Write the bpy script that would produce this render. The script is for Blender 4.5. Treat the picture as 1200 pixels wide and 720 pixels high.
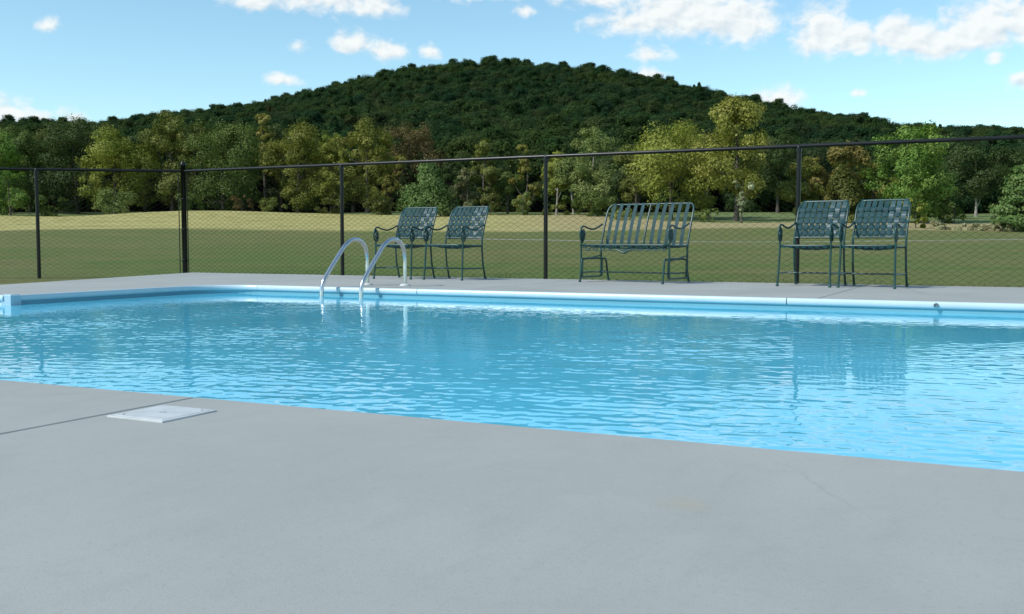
import bpy, math, random
import numpy as np
from mathutils import Vector, Matrix

for _o in list(bpy.data.objects):
    bpy.data.objects.remove(_o, do_unlink=True)
S = bpy.context.scene
COL = S.collection
R = math.radians

# tuning values
SKY_AIR, SKY_DUST, SKY_OZONE = 1.0, 0.4, 1.5
SKY_TINT = (0.90, 1.07, 1.0, 1)
CLOUD_LOW, CLOUD_HIGH = (3.6, 4.2, 4.6, 1), (5.4, 5.55, 5.5, 1)
CONC = ((0.325, 0.340, 0.325), (0.290, 0.304, 0.292), (0.360, 0.374, 0.358))
LAWN = ((0.108, 0.160, 0.038), (0.175, 0.172, 0.064), (0.44, 0.40, 0.16), (0.17, 0.22, 0.08))
FOREST = [(0.023, 0.054, 0.021), (0.030, 0.068, 0.025), (0.037, 0.074, 0.026), (0.024, 0.060, 0.028), (0.046, 0.082, 0.026), (0.050, 0.068, 0.028)]
WATER_TINT = (0.62, 0.86, 0.93)
LINER = (0.13, 0.34, 0.42)
WAVES = [(0.40, 0.005, 8, 0.7), (0.12, 0.010, 14, 0.8), (0.066, 0.019, 16, 0.9), (0.045, 0.020, 14, 1.0)]   # wavelength, slope, count, spread of direction
WIND = 80
WATER_BODY, WATER_MILK = (0.110, 0.545, 0.76), 0.87

# ------------------------------------------------------------------ camera
# World: X along the pool's long side, Y across the pool towards the fence, Z up, deck surface at z = 0.
HEAD = math.atan2(1, 2)                       # the view axis is turned 26.6 degrees to the left of +Y
FW = np.array([-math.sin(HEAD), math.cos(HEAD)])
RT = np.array([math.cos(HEAD), math.sin(HEAD)])
cam_d = bpy.data.cameras.new('camera')
cam_d.sensor_width = 36.0
cam_d.lens = 36.0
cam_d.clip_start = 0.05
cam_d.clip_end = 20000
cam = bpy.data.objects.new('camera', cam_d)
COL.objects.link(cam)
cam.location = (0, 0, 0.46)
cam.rotation_euler = (R(90 - 3.67), 0, HEAD)
S.camera = cam

# ------------------------------------------------------------------ light
SUN_EL = R(44)
SUN_H = np.array([-0.60, -0.80])              # horizontal direction towards the sun
SUN_AZ = math.atan2(SUN_H[0], SUN_H[1])       # clockwise from +Y
sun_d = bpy.data.lights.new('sun', 'SUN')
sun_d.energy = 3.4
sun_d.angle = R(0.55)
sun_d.color = (1.0, 0.965, 0.90)
sun = bpy.data.objects.new('sun', sun_d)
COL.objects.link(sun)
_sd = Vector((SUN_H[0] * math.cos(SUN_EL), SUN_H[1] * math.cos(SUN_EL), math.sin(SUN_EL)))
sun.rotation_euler = (-_sd).to_track_quat('-Z', 'Y').to_euler()
sun.location = (0, 0, 50)

S.view_settings.view_transform = 'Standard'
S.view_settings.look = 'None'
S.view_settings.exposure = 0.25
S.view_settings.gamma = 1.0
S.render.engine = 'CYCLES'
S.cycles.use_denoising = True
S.cycles.max_bounces = 8
S.cycles.transparent_max_bounces = 12
S.cycles.caustics_reflective = False
S.cycles.caustics_refractive = False


class NT:
    """small helper for node trees"""
    def __init__(self, tree):
        self.t = tree
        self.t.nodes.clear()

    def n(self, kind, **kw):
        nd = self.t.nodes.new(kind)
        ins = kw.pop('ins', {})
        for k, v in kw.items():
            setattr(nd, k, v)
        for k, v in ins.items():
            self.put(nd.inputs[k], v)
        return nd

    def put(self, sock, v):
        if isinstance(v, bpy.types.NodeSocket):
            self.t.links.new(v, sock)
        else:
            sock.default_value = v

    def m(self, op, a, b=None, c=None, clamp=False):
        nd = self.t.nodes.new('ShaderNodeMath')
        nd.operation = op
        nd.use_clamp = clamp
        for i, v in enumerate((a, b, c)):
            if v is not None:
                self.put(nd.inputs[i], v)
        return nd.outputs[0]

    def step(self, v, lo, hi):
        nd = self.n('ShaderNodeMapRange', interpolation_type='SMOOTHSTEP')
        self.put(nd.inputs['Value'], v)
        self.put(nd.inputs['From Min'], lo)
        self.put(nd.inputs['From Max'], hi)
        return nd.outputs[0]

    def mix(self, f, a, b, blend='MIX'):
        nd = self.n('ShaderNodeMix', data_type='RGBA', blend_type=blend)
        self.put(nd.inputs[0], f)
        self.put(nd.inputs[6], a)
        self.put(nd.inputs[7], b)
        return nd.outputs[2]

    def noise(self, vec, scale, detail=4, rough=0.55, dist=0.0):
        nd = self.n('ShaderNodeTexNoise')
        self.put(nd.inputs['Vector'], vec)
        nd.inputs['Scale'].default_value = scale
        nd.inputs['Detail'].default_value = detail
        nd.inputs['Roughness'].default_value = rough
        nd.inputs['Distortion'].default_value = dist
        return nd.outputs[0]


# ------------------------------------------------------------------ sky
world = bpy.data.worlds.new('World')
S.world = world
world.use_nodes = True
w = NT(world.node_tree)
sky = w.n('ShaderNodeTexSky', sky_type='NISHITA', sun_disc=False)
sky.sun_elevation = SUN_EL
sky.sun_rotation = SUN_AZ
sky.altitude = 200
sky.air_density = SKY_AIR
sky.dust_density = SKY_DUST
sky.ozone_density = SKY_OZONE
tc = w.n('ShaderNodeTexCoord')
sep = w.n('ShaderNodeSeparateXYZ', ins={0: tc.outputs['Generated']})
RAD = 180 / math.pi
az = w.m('MULTIPLY', w.m('ARCTAN2', sep.outputs[0], sep.outputs[1]), RAD)
el = w.m('MULTIPLY', w.m('ARCSINE', sep.outputs[2]), RAD)
pos = w.n('ShaderNodeCombineXYZ', ins={0: az, 1: w.m('MULTIPLY', el, 1.35)}).outputs[0]
pos2 = w.n('ShaderNodeVectorMath', operation='ADD', ins={0: pos, 1: (-0.22, 0.34, 0.0)}).outputs[0]
n1 = w.noise(pos, 0.85, 7, 0.58, 0.25)
nbig = w.noise(tc.outputs['Generated'], 3.2, 5, 0.55)
# fair weather cumulus: azimuth, elevation, half width, half height in degrees, strength
CLOUDS = [
    (-40.2, 12.5, 1.8, 0.55, .75), (-36.8, 13.0, 3.5, 1.15, 1.0), (-34.2, 12.6, 1.5, 0.9, 1.0),
    (-35.2, 10.56, 1.25, 0.75, 1.0), (-33.4, 10.25, 1.45, 0.62, 1.0), (-31.1, 10.24, 0.7, 0.4, .7),
    (-39.1, 8.66, 0.95, 0.42, .85), (-50.6, 10.7, 0.55, 0.42, .6), (-52.6, 6.3, 1.3, 0.85, 1.0),
    (-51.0, 6.1, 0.8, 0.4, .7), (-49.6, 6.2, 0.9, 0.5, .7),
    (-21.9, 13.1, 2.2, 0.7, .8), (-28.4, 13.4, 2.4, 0.55, .6), (-25.9, 12.4, 0.6, 0.35, .7),
    (-20.0, 11.7, 2.5, 0.75, .9), (-17.2, 12.1, 3.4, 1.6, 1.35), (-14.3, 11.6, 2.3, 1.45, 1.35),
    (-9.9, 10.8, 1.55, 1.6, 1.35), (-8.4, 10.4, 1.4, 1.0, 1.25), (-6.1, 10.4, 1.9, 1.05, 1.3),
    (-4.4, 9.9, 1.9, 1.05, 1.35), (-2.2, 10.5, 2.1, 1.45, 1.35), (0.2, 10.6, 2.2, 1.4, 1.35), (2.6, 10.9, 1.8, 1.2, 1.0),
    (-1.65, 9.1, 0.45, 0.36, .8), (-12.1, 7.5, 1.45, 0.75, 1.0), (-0.3, 7.8, 0.7, 0.6, .9),
    (-18.9, 10.1, 1.1, 0.5, .6), (-19.0, 9.0, 0.9, 0.45, .8), (-8.1, 7.7, 0.42, 0.28, .8),
    (-38.2, 10.4, 0.5, 0.3, .5),
]
dens = None
low = None
for a0, e0, hw, hh, st in CLOUDS:
    hw, hh = hw * 1.12, hh * 1.15
    dx = w.m('DIVIDE', w.m('SUBTRACT', az, a0), hw)
    dy = w.m('DIVIDE', w.m('SUBTRACT', el, e0), hh)
    # flat bases: the lower half falls off faster
    dyb = w.m('MAXIMUM', dy, w.m('MULTIPLY', dy, -1.35))
    rr = w.m('SQRT', w.m('ADD', w.m('MULTIPLY', dx, dx), w.m('MULTIPLY', dyb, dyb)))
    d = w.m('MULTIPLY', w.m('SUBTRACT', 1.0, rr), st)
    dens = d if dens is None else w.m('MAXIMUM', dens, d)
    lo = w.m('MULTIPLY', w.m('MAXIMUM', d, 0.0), dy)
    low = lo if low is None else w.m('ADD', low, lo)
# the same weather goes on overhead and behind the camera
hi_mask = w.step(el, 17.0, 24.0)
side = w.step(w.m('ABSOLUTE', w.m('ADD', az, 26.5)), 38.0, 50.0)
gen = w.m('MULTIPLY', w.m('SUBTRACT', nbig, 0.56), 5.0)
gmask = w.m('MULTIPLY', w.m('MAXIMUM', hi_mask, side), w.step(el, 3.0, 9.0))
gen = w.m('SUBTRACT', w.m('ADD', gen, gmask), 1.0)
dens = w.m('MAXIMUM', dens, gen)
cov = w.step(w.m('ADD', dens, w.m('MULTIPLY', w.m('SUBTRACT', n1, 0.5), 1.9)), -0.16, 0.72)
emb = w.m('MULTIPLY', w.m('SUBTRACT', w.noise(pos, 0.85, 3, 0.5, 0.25), w.noise(pos2, 0.85, 3, 0.5, 0.25)), 2.4)
shade = w.m('ADD', w.m('ADD', 0.80, emb), w.m('MULTIPLY', low, 0.45), clamp=True)
ccol = w.mix(shade, CLOUD_LOW, CLOUD_HIGH)
skyc = w.mix(w.m('MULTIPLY', cov, 0.94), w.mix(1.0, sky.outputs[0], SKY_TINT, 'MULTIPLY'), ccol)
bg = w.n('ShaderNodeBackground', ins={'Color': skyc, 'Strength': 0.15})
wo = w.n('ShaderNodeOutputWorld', ins={'Surface': bg.outputs[0]})
world.cycles.sampling_method = 'MANUAL'
world.cycles.sample_map_resolution = 1024


# ------------------------------------------------------------------ helpers
def link(o):
    COL.objects.link(o)
    return o


def tag(o, label=None, cat=None, group=None, kind=None):
    for k, v in (('label', label), ('category', cat), ('group', group), ('kind', kind)):
        if v:
            o[k] = v
    return o


def empty(name, loc=(0, 0, 0), rz=0.0):
    o = bpy.data.objects.new(name, None)
    o.empty_display_size = 0.1
    o.location = loc
    o.rotation_euler = (0, 0, rz)
    return link(o)


def copy_tree(o, parent=None):
    c = link(o.copy())
    c.parent = parent
    for ch in list(o.children):
        copy_tree(ch, c)
    return c


class MB:
    """collects shapes, then makes one mesh object of them"""
    def __init__(self):
        self.v, self.f, self.sm = [], [], []

    def add(self, vs, fs, smooth=False):
        b = len(self.v)
        self.v += [tuple(map(float, p)) for p in vs]
        self.f += [tuple(b + i for i in f) for f in fs]
        self.sm += [smooth] * len(fs)
        return self

    def box(self, lo, hi, ch=0.0):
        (x0, y0, z0), (x1, y1, z1) = lo, hi
        if ch <= 0:
            vs = [(x0, y0, z0), (x1, y0, z0), (x1, y1, z0), (x0, y1, z0), (x0, y0, z1), (x1, y0, z1), (x1, y1, z1), (x0, y1, z1)]
            fs = [(3, 2, 1, 0), (4, 5, 6, 7), (0, 1, 5, 4), (1, 2, 6, 5), (2, 3, 7, 6), (3, 0, 4, 7)]
            return self.add(vs, fs)
        return self.prism([(x0, y0), (x1, y0), (x1, y1), (x0, y1)], z0, z1, ch)

    def prism(self, poly, z0, z1, ch=0.0):
        """convex counter-clockwise outline with a chamfered top edge"""
        n = len(poly)
        c = np.mean(np.array(poly), axis=0)
        inner = []
        for i in range(n):
            p0, p, p1 = (np.array(poly[(i + k) % n], float) for k in (-1, 0, 1))
            a = (p - p0) / np.linalg.norm(p - p0)
            b = (p1 - p) / np.linalg.norm(p1 - p)
            na, nb = np.array([-a[1], a[0]]), np.array([-b[1], b[0]])
            k = (na + nb) / (1 + na @ nb)
            inner.append(p + k * ch)
        vs = [(*p, z0) for p in poly] + [(*p, z1 - ch) for p in poly] + [(*p, z1) for p in inner]
        fs = [tuple(range(n))[::-1], tuple(2 * n + i for i in range(n))]
        for i in range(n):
            j = (i + 1) % n
            fs += [(i, j, n + j, n + i), (n + i, n + j, 2 * n + j, 2 * n + i)]
        return self.add(vs, fs)

    def tube(self, pts, r, n=8, caps=True, closed=False):
        P = [Vector(p) for p in pts]
        m = len(P)
        rs = r if isinstance(r, (list, tuple, np.ndarray)) else [r] * m
        tans = []
        for i in range(m):
            if closed:
                t = P[(i + 1) % m] - P[i - 1]
            else:
                t = P[min(i + 1, m - 1)] - P[max(i - 1, 0)]
            tans.append(t.normalized())
        nrm = tans[0].orthogonal().normalized()
        vs, fs = [], []
        for i in range(m):
            t = tans[i]
            nrm = (nrm - t * nrm.dot(t))
            nrm = nrm.normalized() if nrm.length > 1e-6 else t.orthogonal().normalized()
            bn = t.cross(nrm)
            for k in range(n):
                a = 2 * math.pi * k / n
                vs.append(P[i] + (nrm * math.cos(a) + bn * math.sin(a)) * rs[i])
        for i in range(m if closed else m - 1):
            j = (i + 1) % m
            for k in range(n):
                l = (k + 1) % n
                fs.append((i * n + k, i * n + l, j * n + l, j * n + k))
        self.add(vs, fs, True)
        if caps and not closed:
            self.add(vs[:n], [tuple(range(n))[::-1]])
            self.add(vs[-n:], [tuple(range(n))])
        return self

    def ribbon(self, pts, side, width, thick):
        """flat strap along pts; side = unit vector across it"""
        P = [Vector(p) for p in pts]
        sd = Vector(side).normalized()
        vs, fs = [], []
        m = len(P)
        for i in range(m):
            t = (P[min(i + 1, m - 1)] - P[max(i - 1, 0)]).normalized()
            nn = t.cross(sd).normalized() * (thick / 2)
            h = sd * (width / 2)
            vs += [P[i] - h - nn, P[i] + h - nn, P[i] + h + nn, P[i] - h + nn]
        for i in range(m - 1):
            a, b = i * 4, i * 4 + 4
            for k in range(4):
                l = (k + 1) % 4
                fs.append((a + k, a + l, b + l, b + k))
        fs += [(3, 2, 1, 0), (m * 4 - 4, m * 4 - 3, m * 4 - 2, m * 4 - 1)]
        return self.add(vs, fs)

    def lathe(self, prof, n=16, at=(0, 0, 0)):
        vs, fs = [], []
        for r, z in prof:
            for k in range(n):
                a = 2 * math.pi * k / n
                vs.append((at[0] + r * math.cos(a), at[1] + r * math.sin(a), at[2] + z))
        for i in range(len(prof) - 1):
            for k in range(n):
                l = (k + 1) % n
                fs.append((i * n + k, i * n + l, (i + 1) * n + l, (i + 1) * n + k))
        self.add(vs, fs, True)
        self.add(vs[:n], [tuple(range(n))[::-1]])
        self.add(vs[-n:], [tuple(range(n))])
        return self

    def build(self, name, mat, parent=None):
        me = bpy.data.meshes.new(name)
        me.from_pydata(self.v, [], self.f)
        me.polygons.foreach_set('use_smooth', self.sm)
        me.materials.append(mat)
        me.update()
        o = bpy.data.objects.new(name, me)
        o.parent = parent
        return link(o)


def raw_mesh(name, verts, faces, mat, parent=None, smooth=False, tint=None):
    """fast mesh of quads from numpy arrays"""
    me = bpy.data.meshes.new(name)
    nv, nf = len(verts), len(faces)
    k = faces.shape[1]
    me.vertices.add(nv)
    me.vertices.foreach_set('co', np.ascontiguousarray(verts, dtype=np.float32).ravel())
    me.loops.add(nf * k)
    me.loops.foreach_set('vertex_index', np.ascontiguousarray(faces, dtype=np.int32).ravel())
    me.polygons.add(nf)
    me.polygons.foreach_set('loop_start', np.arange(0, nf * k, k, dtype=np.int32))
    me.polygons.foreach_set('use_smooth', np.full(nf, smooth))
    if tint is not None:
        at = me.attributes.new('tint', 'FLOAT', 'FACE')
        at.data.foreach_set('value', np.ascontiguousarray(tint, dtype=np.float32))
    me.update(calc_edges=True)
    if mat:
        me.materials.append(mat)
    o = bpy.data.objects.new(name, me)
    o.parent = parent
    return link(o)


def grid_faces(nx, ny):
    i, j = np.meshgrid(np.arange(nx - 1), np.arange(ny - 1), indexing='ij')
    a = (i * ny + j).ravel()
    return np.stack([a, a + ny, a + ny + 1, a + 1], axis=1)


def arc(c, r, a0, a1, n):
    return [(c[0] + r * math.cos(R(a0 + (a1 - a0) * i / n)), c[1] + r * math.sin(R(a0 + (a1 - a0) * i / n))) for i in range(n + 1)]


def smooth_path(pts, n=6):
    """Catmull-Rom through the points"""
    P = [Vector(p) for p in pts]
    out = []
    for i in range(len(P) - 1):
        p0, p1, p2, p3 = P[max(i - 1, 0)], P[i], P[i + 1], P[min(i + 2, len(P) - 1)]
        for k in range(n):
            t = k / n
            out.append(0.5 * ((2 * p1) + (p2 - p0) * t + (2 * p0 - 5 * p1 + 4 * p2 - p3) * t * t + (3 * p1 - p0 - 3 * p2 + p3) * t ** 3))
    out.append(P[-1])
    return out


# ------------------------------------------------------------------ materials
def new_mat(name):
    m = bpy.data.materials.new(name)
    m.use_nodes = True
    return m, NT(m.node_tree)


def principled(name, color, rough=0.5, metal=0.0, spec=0.5, var=0.0, vscale=8.0, bump=0.0, bscale=60.0):
    m, t = new_mat(name)
    b = t.n('ShaderNodeBsdfPrincipled')
    b.inputs['Roughness'].default_value = rough
    b.inputs['Metallic'].default_value = metal
    b.inputs['Specular IOR Level'].default_value = spec
    g = t.n('ShaderNodeTexCoord').outputs['Object']
    col = (*color, 1)
    if var:
        f = t.noise(g, vscale, 5, 0.6)
        col = t.mix(t.step(f, 0.25, 0.75), tuple(c * (1 - var) for c in color) + (1,), tuple(min(1, c * (1 + var)) for c in color) + (1,))
    t.put(b.inputs['Base Color'], col)
    if bump:
        bn = t.n('ShaderNodeBump', ins={'Height': t.noise(g, bscale, 4, 0.6), 'Strength': bump, 'Distance': 0.01})
        t.put(b.inputs['Normal'], bn.outputs[0])
    t.n('ShaderNodeOutputMaterial', ins={0: b.outputs[0]})
    return m


def concrete_mat():
    m, t = new_mat('deck_concrete')
    p = t.n('ShaderNodeNewGeometry').outputs['Position']
    b = t.n('ShaderNodeBsdfPrincipled')
    b.inputs['Specular IOR Level'].default_value = 0.3
    base, dark, lite = CONC
    c = t.mix(t.step(t.noise(p, 0.9, 6, 0.6, 0.4), 0.3, 0.72), (*dark, 1), (*lite, 1))
    c = t.mix(0.45, c, (*base, 1))
    # trowel and broom streaks
    mp = t.n('ShaderNodeMapping')
    t.put(mp.inputs[0], p)
    mp.inputs['Scale'].default_value = (6, 1.2, 1)
    mp.inputs['Rotation'].default_value = (0, 0, R(24))
    c = t.mix(t.m('MULTIPLY', t.step(t.noise(mp.outputs[0], 2.4, 5, 0.6), 0.48, 0.8), 0.30), c, (*[v * 0.80 for v in base], 1))
    # fine sand grain
    g = t.noise(p, 240, 2, 0.6)
    c = t.mix(t.m('MULTIPLY', t.step(g, 0.52, 0.8), 0.5), c, (*[v * 0.72 for v in base], 1))
    c = t.mix(t.m('MULTIPLY', t.step(g, 0.48, 0.2), 0.22), c, (*[min(1, v * 1.25) for v in base], 1))
    mot = t.noise(p, 5.5, 6, 0.7, 0.6)
    c = t.mix(t.m('MULTIPLY', t.step(mot, 0.50, 0.72), 0.30), c, (*[v * 0.84 for v in base], 1))
    c = t.mix(t.m('MULTIPLY', t.step(mot, 0.46, 0.28), 0.30), c, (*[min(1, v * 1.10) for v in base], 1))
    gr2 = t.noise(p, 75, 4, 0.7)
    c = t.mix(t.m('MULTIPLY', t.step(gr2, 0.52, 0.70), 0.32), c, (*[v * 0.74 for v in base], 1))
    # hairline cracks
    wv = t.n('ShaderNodeVectorMath', operation='ADD', ins={0: p, 1: t.n('ShaderNodeVectorMath', operation='SCALE', ins={0: t.n('ShaderNodeTexNoise', ins={'Vector': p, 'Scale': 1.6, 'Detail': 6}).outputs['Color'], 'Scale': 0.5}).outputs[0]}).outputs[0]
    cv = t.n('ShaderNodeTexVoronoi', feature='DISTANCE_TO_EDGE', ins={'Vector': wv, 'Scale': 0.42})
    c = t.mix(t.m('MULTIPLY', t.m('MULTIPLY', t.step(cv.outputs['Distance'], 0.0022, 0.0006), t.step(t.noise(p, 0.7, 2), 0.45, 0.6)), 0.5), c, (*[v * 0.5 for v in base], 1))
    # damp and dirty patches
    c = t.mix(t.m('MULTIPLY', t.step(t.noise(p, 0.42, 6, 0.62, 0.8), 0.47, 0.66), 0.42), c, (*[v * 0.80 for v in base], 1))
    # small blemishes and dark specks
    v = t.n('ShaderNodeTexVoronoi', ins={'Vector': p})
    v.inputs['Scale'].default_value = 3.2
    spot = t.m('MULTIPLY', t.step(v.outputs['Distance'], 0.035, 0.012), t.step(t.noise(p, 1.7, 2), 0.50, 0.62))
    c = t.mix(t.m('MULTIPLY', spot, 0.55), c, (0.06, 0.06, 0.055, 1))
    # rusty leaf stains
    st = t.m('MULTIPLY', t.step(t.noise(p, 1.35, 5, 0.6, 0.2), 0.66, 0.78), 0.30)
    c = t.mix(st, c, (0.34, 0.31, 0.22, 1))
    # one oval rust stain
    d = t.n('ShaderNodeVectorMath', operation='DISTANCE', ins={0: p, 1: (-0.52, 1.72, 0.0)}).outputs['Value']
    d = t.m('ADD', d, t.m('MULTIPLY', t.m('SUBTRACT', t.noise(p, 22, 4, .6), .5), 0.09))
    c = t.mix(t.m('MULTIPLY', t.step(d, 0.07, 0.01), 0.3), c, (0.36, 0.31, 0.20, 1))
    t.put(b.inputs['Base Color'], c)
    t.put(b.inputs['Roughness'], t.m('ADD', 0.72, t.m('MULTIPLY', g, 0.2)))
    hgt = t.m('ADD', t.m('MULTIPLY', g, 0.5), t.m('MULTIPLY', t.noise(p, 30, 5, 0.65), 0.6))
    bn = t.n('ShaderNodeBump', ins={'Height': hgt, 'Strength': 0.16, 'Distance': 0.004})
    t.put(b.inputs['Normal'], bn.outputs[0])
    t.n('ShaderNodeOutputMaterial', ins={0: b.outputs[0]})
    return m


def lawn_mat():
    m, t = new_mat('lawn_grass')
    p = t.n('ShaderNodeNewGeometry').outputs['Position']
    dist = t.n('ShaderNodeVectorMath', operation='DOT_PRODUCT', ins={0: p, 1: (FW[0], FW[1], 0)}).outputs['Value']
    side = t.n('ShaderNodeVectorMath', operation='DOT_PRODUCT', ins={0: p, 1: (RT[0], RT[1], 0)}).outputs['Value']
    b = t.n('ShaderNodeBsdfPrincipled')
    b.inputs['Specular IOR Level'].default_value = 0.15
    b.inputs['Roughness'].default_value = 0.9
    green, brown, straw, rough = LAWN
    big = t.noise(p, 0.11, 5, 0.6, 0.5)
    c = t.mix(t.step(big, 0.38, 0.66), (*green, 1), (*brown, 1))
    med = t.noise(p, 0.7, 5, 0.65)
    c = t.mix(t.m('MULTIPLY', t.step(med, 0.45, 0.75), 0.5), c, (*[v * 0.62 for v in green], 1))
    # worn strip far out on the lawn
    c = t.mix(t.m('MULTIPLY', t.step(t.m('ADD', dist, t.m('MULTIPLY', big, 22)), 32, 60), 0.4), c, (*brown, 1))
    # dry uncut grass beyond the mown edge
    wob = t.m('MULTIPLY', t.m('SUBTRACT', t.noise(p, 0.05, 3, 0.5), 0.5), 10)
    edge = t.m('ADD', dist, wob)
    s = t.m('MULTIPLY', t.step(edge, 92, 99), 1.0)
    sc = t.mix(t.step(t.noise(p, 0.32, 5, 0.65), 0.35, 0.7), (*straw, 1), (*[straw[0] * .72, straw[1] * .72, straw[2] * .62], 1))
    pink = t.m('MULTIPLY', t.step(side, -6, 12), 0.55)
    sc = t.mix(pink, sc, (0.34, 0.27, 0.17, 1))
    c = t.mix(s, c, sc)
    # green rough under the trees on the right
    lim = t.m('SUBTRACT', 150, t.m('MULTIPLY', t.step(side, 8, 26), 37))
    rc = t.mix(t.step(t.noise(p, 0.5, 4, 0.6), 0.4, 0.7), (*rough, 1), (*[v * 0.6 for v in rough], 1))
    c = t.mix(t.step(t.m('SUBTRACT', edge, lim), -1, 1.5), c, rc)
    pat = t.noise(p, 1.9, 6, 0.75, 0.6)
    c = t.mix(t.m('MULTIPLY', t.step(pat, 0.50, 0.70), 0.55), c, t.mix(1.0, c, (0.50, 0.56, 0.45, 1), 'MULTIPLY'))
    c = t.mix(t.m('MULTIPLY', t.step(pat, 0.46, 0.30), 0.40), c, t.mix(1.0, c, (1.45, 1.35, 1.3, 1), 'MULTIPLY'))
    fine = t.noise(p, 9, 4, 0.7)
    c = t.mix(t.m('MULTIPLY', t.step(fine, 0.42, 0.75), 0.42), c, t.mix(1.0, c, (0.45, 0.45, 0.42, 1), 'MULTIPLY'))
    t.put(b.inputs['Base Color'], c)
    bn = t.n('ShaderNodeBump', ins={'Height': t.m('ADD', fine, t.noise(p, 40, 2)), 'Strength': 0.8, 'Distance': 0.05})
    t.put(b.inputs['Normal'], bn.outputs[0])
    t.n('ShaderNodeOutputMaterial', ins={0: b.outputs[0]})
    return m


def leaf_mat(name, use_object_color=True, palette=None):
    m, t = new_mat(name)
    oi = t.n('ShaderNodeObjectInfo')
    tint = t.n('ShaderNodeAttribute', attribute_name='tint').outputs['Fac']
    if use_object_color:
        col = oi.outputs['Color']
    else:
        cr = t.n('ShaderNodeValToRGB')
        cr.color_ramp.interpolation = 'LINEAR'
        el_ = cr.color_ramp.elements
        while len(el_) < len(palette):
            el_.new(0.5)
        for i, c in enumerate(palette):
            el_[i].position = i / (len(palette) - 1)
            el_[i].color = (*c, 1)
        t.put(cr.inputs[0], oi.outputs['Random'])
        pn = t.noise(oi.outputs['Location'], 0.016, 4, 0.6)
        col = t.mix(t.m('MULTIPLY', t.step(pn, 0.48, 0.66), 0.75), cr.outputs[0], (0.062, 0.096, 0.024, 1))
        col = t.mix(t.m('MULTIPLY', t.step(pn, 0.46, 0.32), 0.6), col, (0.017, 0.040, 0.017, 1))
        col = t.mix(t.m('MULTIPLY', t.step(t.noise(oi.outputs['Location'], 0.05, 2), 0.66, 0.74), 0.7), col, (0.075, 0.060, 0.022, 1))
    hs = t.n('ShaderNodeHueSaturation')
    t.put(hs.inputs['Hue'], t.m('ADD', 0.5, t.m('MULTIPLY', t.m('SUBTRACT', 0.5, tint), 0.06)))
    t.put(hs.inputs['Saturation'], t.m('ADD', 1.08, t.m('MULTIPLY', tint, -0.2)))
    t.put(hs.inputs['Value'], t.m('ADD', 0.55, t.m('MULTIPLY', tint, 0.9)) if use_object_color else t.m('ADD', 0.80, t.m('MULTIPLY', tint, 0.4)))
    t.put(hs.inputs['Color'], col)
    c = hs.outputs[0]
    d = t.n('ShaderNodeBsdfDiffuse', ins={'Color': c})
    tr = t.n('ShaderNodeBsdfTranslucent', ins={'Color': c})
    gl = t.n('ShaderNodeBsdfGlossy', ins={'Color': (1, 1, 1, 1), 'Roughness': 0.5})
    mx = t.n('ShaderNodeMixShader', ins={0: 0.25 if use_object_color else 0.35, 1: d.outputs[0], 2: tr.outputs[0]})
    mx2 = t.n('ShaderNodeMixShader', ins={0: 0.0 if not use_object_color else 0.015, 1: mx.outputs[0], 2: gl.outputs[0]})
    t.n('ShaderNodeOutputMaterial', ins={0: mx2.outputs[0]})
    return m


def water_mat():
    m, t = new_mat('pool_water')
    fr = t.n('ShaderNodeFresnel')
    fr.inputs['IOR'].default_value = 1.33
    tr = t.n('ShaderNodeBsdfTransparent', ins={'Color': (*WATER_TINT, 1)})
    p = t.n('ShaderNodeNewGeometry').outputs['Position']
    df = t.n('ShaderNodeBsdfDiffuse', ins={'Color': t.mix(t.step(t.noise(p, 0.8, 3, 0.5), 0.3, 0.7), (*WATER_BODY, 1), (*[v * 1.12 for v in WATER_BODY], 1))})
    body = t.n('ShaderNodeMixShader', ins={0: WATER_MILK, 1: tr.outputs[0], 2: df.outputs[0]})
    gl = t.n('ShaderNodeBsdfGlossy', ins={'Color': (1, 1, 1, 1), 'Roughness': 0.02})
    mx = t.n('ShaderNodeMixShader', ins={0: fr.outputs[0], 1: body.outputs[0], 2: gl.outputs[0]})
    t.n('ShaderNodeOutputMaterial', ins={0: mx.outputs[0]})
    return m


def liner_mat():
    m, t = new_mat('pool_liner')
    p = t.n('ShaderNodeNewGeometry').outputs['Position']
    b = t.n('ShaderNodeBsdfPrincipled')
    b.inputs['Roughness'].default_value = 0.55
    f = t.noise(p, 1.1, 5, 0.6)
    t.put(b.inputs['Base Color'], t.mix(t.step(f, 0.3, 0.7), (*LINER, 1), (*[min(1, v * 1.12) for v in LINER], 1)))
    t.n('ShaderNodeOutputMaterial', ins={0: b.outputs[0]})
    return m


M = {}
M['concrete'] = concrete_mat()
M['lawn'] = lawn_mat()
M['leaf'] = leaf_mat('leaf')
M['forest'] = leaf_mat('forest_leaf', False, FOREST)
M['water'] = water_mat()
M['liner'] = liner_mat()
M['coping'] = principled('white_vinyl_coping', (0.48, 0.60, 0.65), 0.30, var=0.05, vscale=3)
M['white_plastic'] = principled('white_plastic', (0.47, 0.495, 0.50), 0.55, var=0.12, vscale=14)
M['step_plastic'] = principled('step_plastic', (0.55, 0.66, 0.71), 0.4, var=0.05, vscale=4)
M['block'] = principled('blue_vinyl_block', (0.33, 0.48, 0.56), 0.4, var=0.06, vscale=5)
M['lid_mark'] = principled('weathered_plastic', (0.36, 0.38, 0.38), 0.6, var=0.1)
M['dull_steel'] = principled('dull_steel', (0.22, 0.25, 0.26), 0.45, metal=1.0, var=0.1)
M['dark_gap'] = principled('joint_sealant', (0.05, 0.05, 0.05), 0.9, var=0.3)
M['steel'] = principled('brushed_steel', (0.58, 0.60, 0.61), 0.24, metal=1.0, var=0.06, vscale=20)
M['fence'] = principled('black_vinyl_coat', (0.008, 0.009, 0.009), 0.30, spec=0.28, var=0.25, vscale=6)
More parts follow.
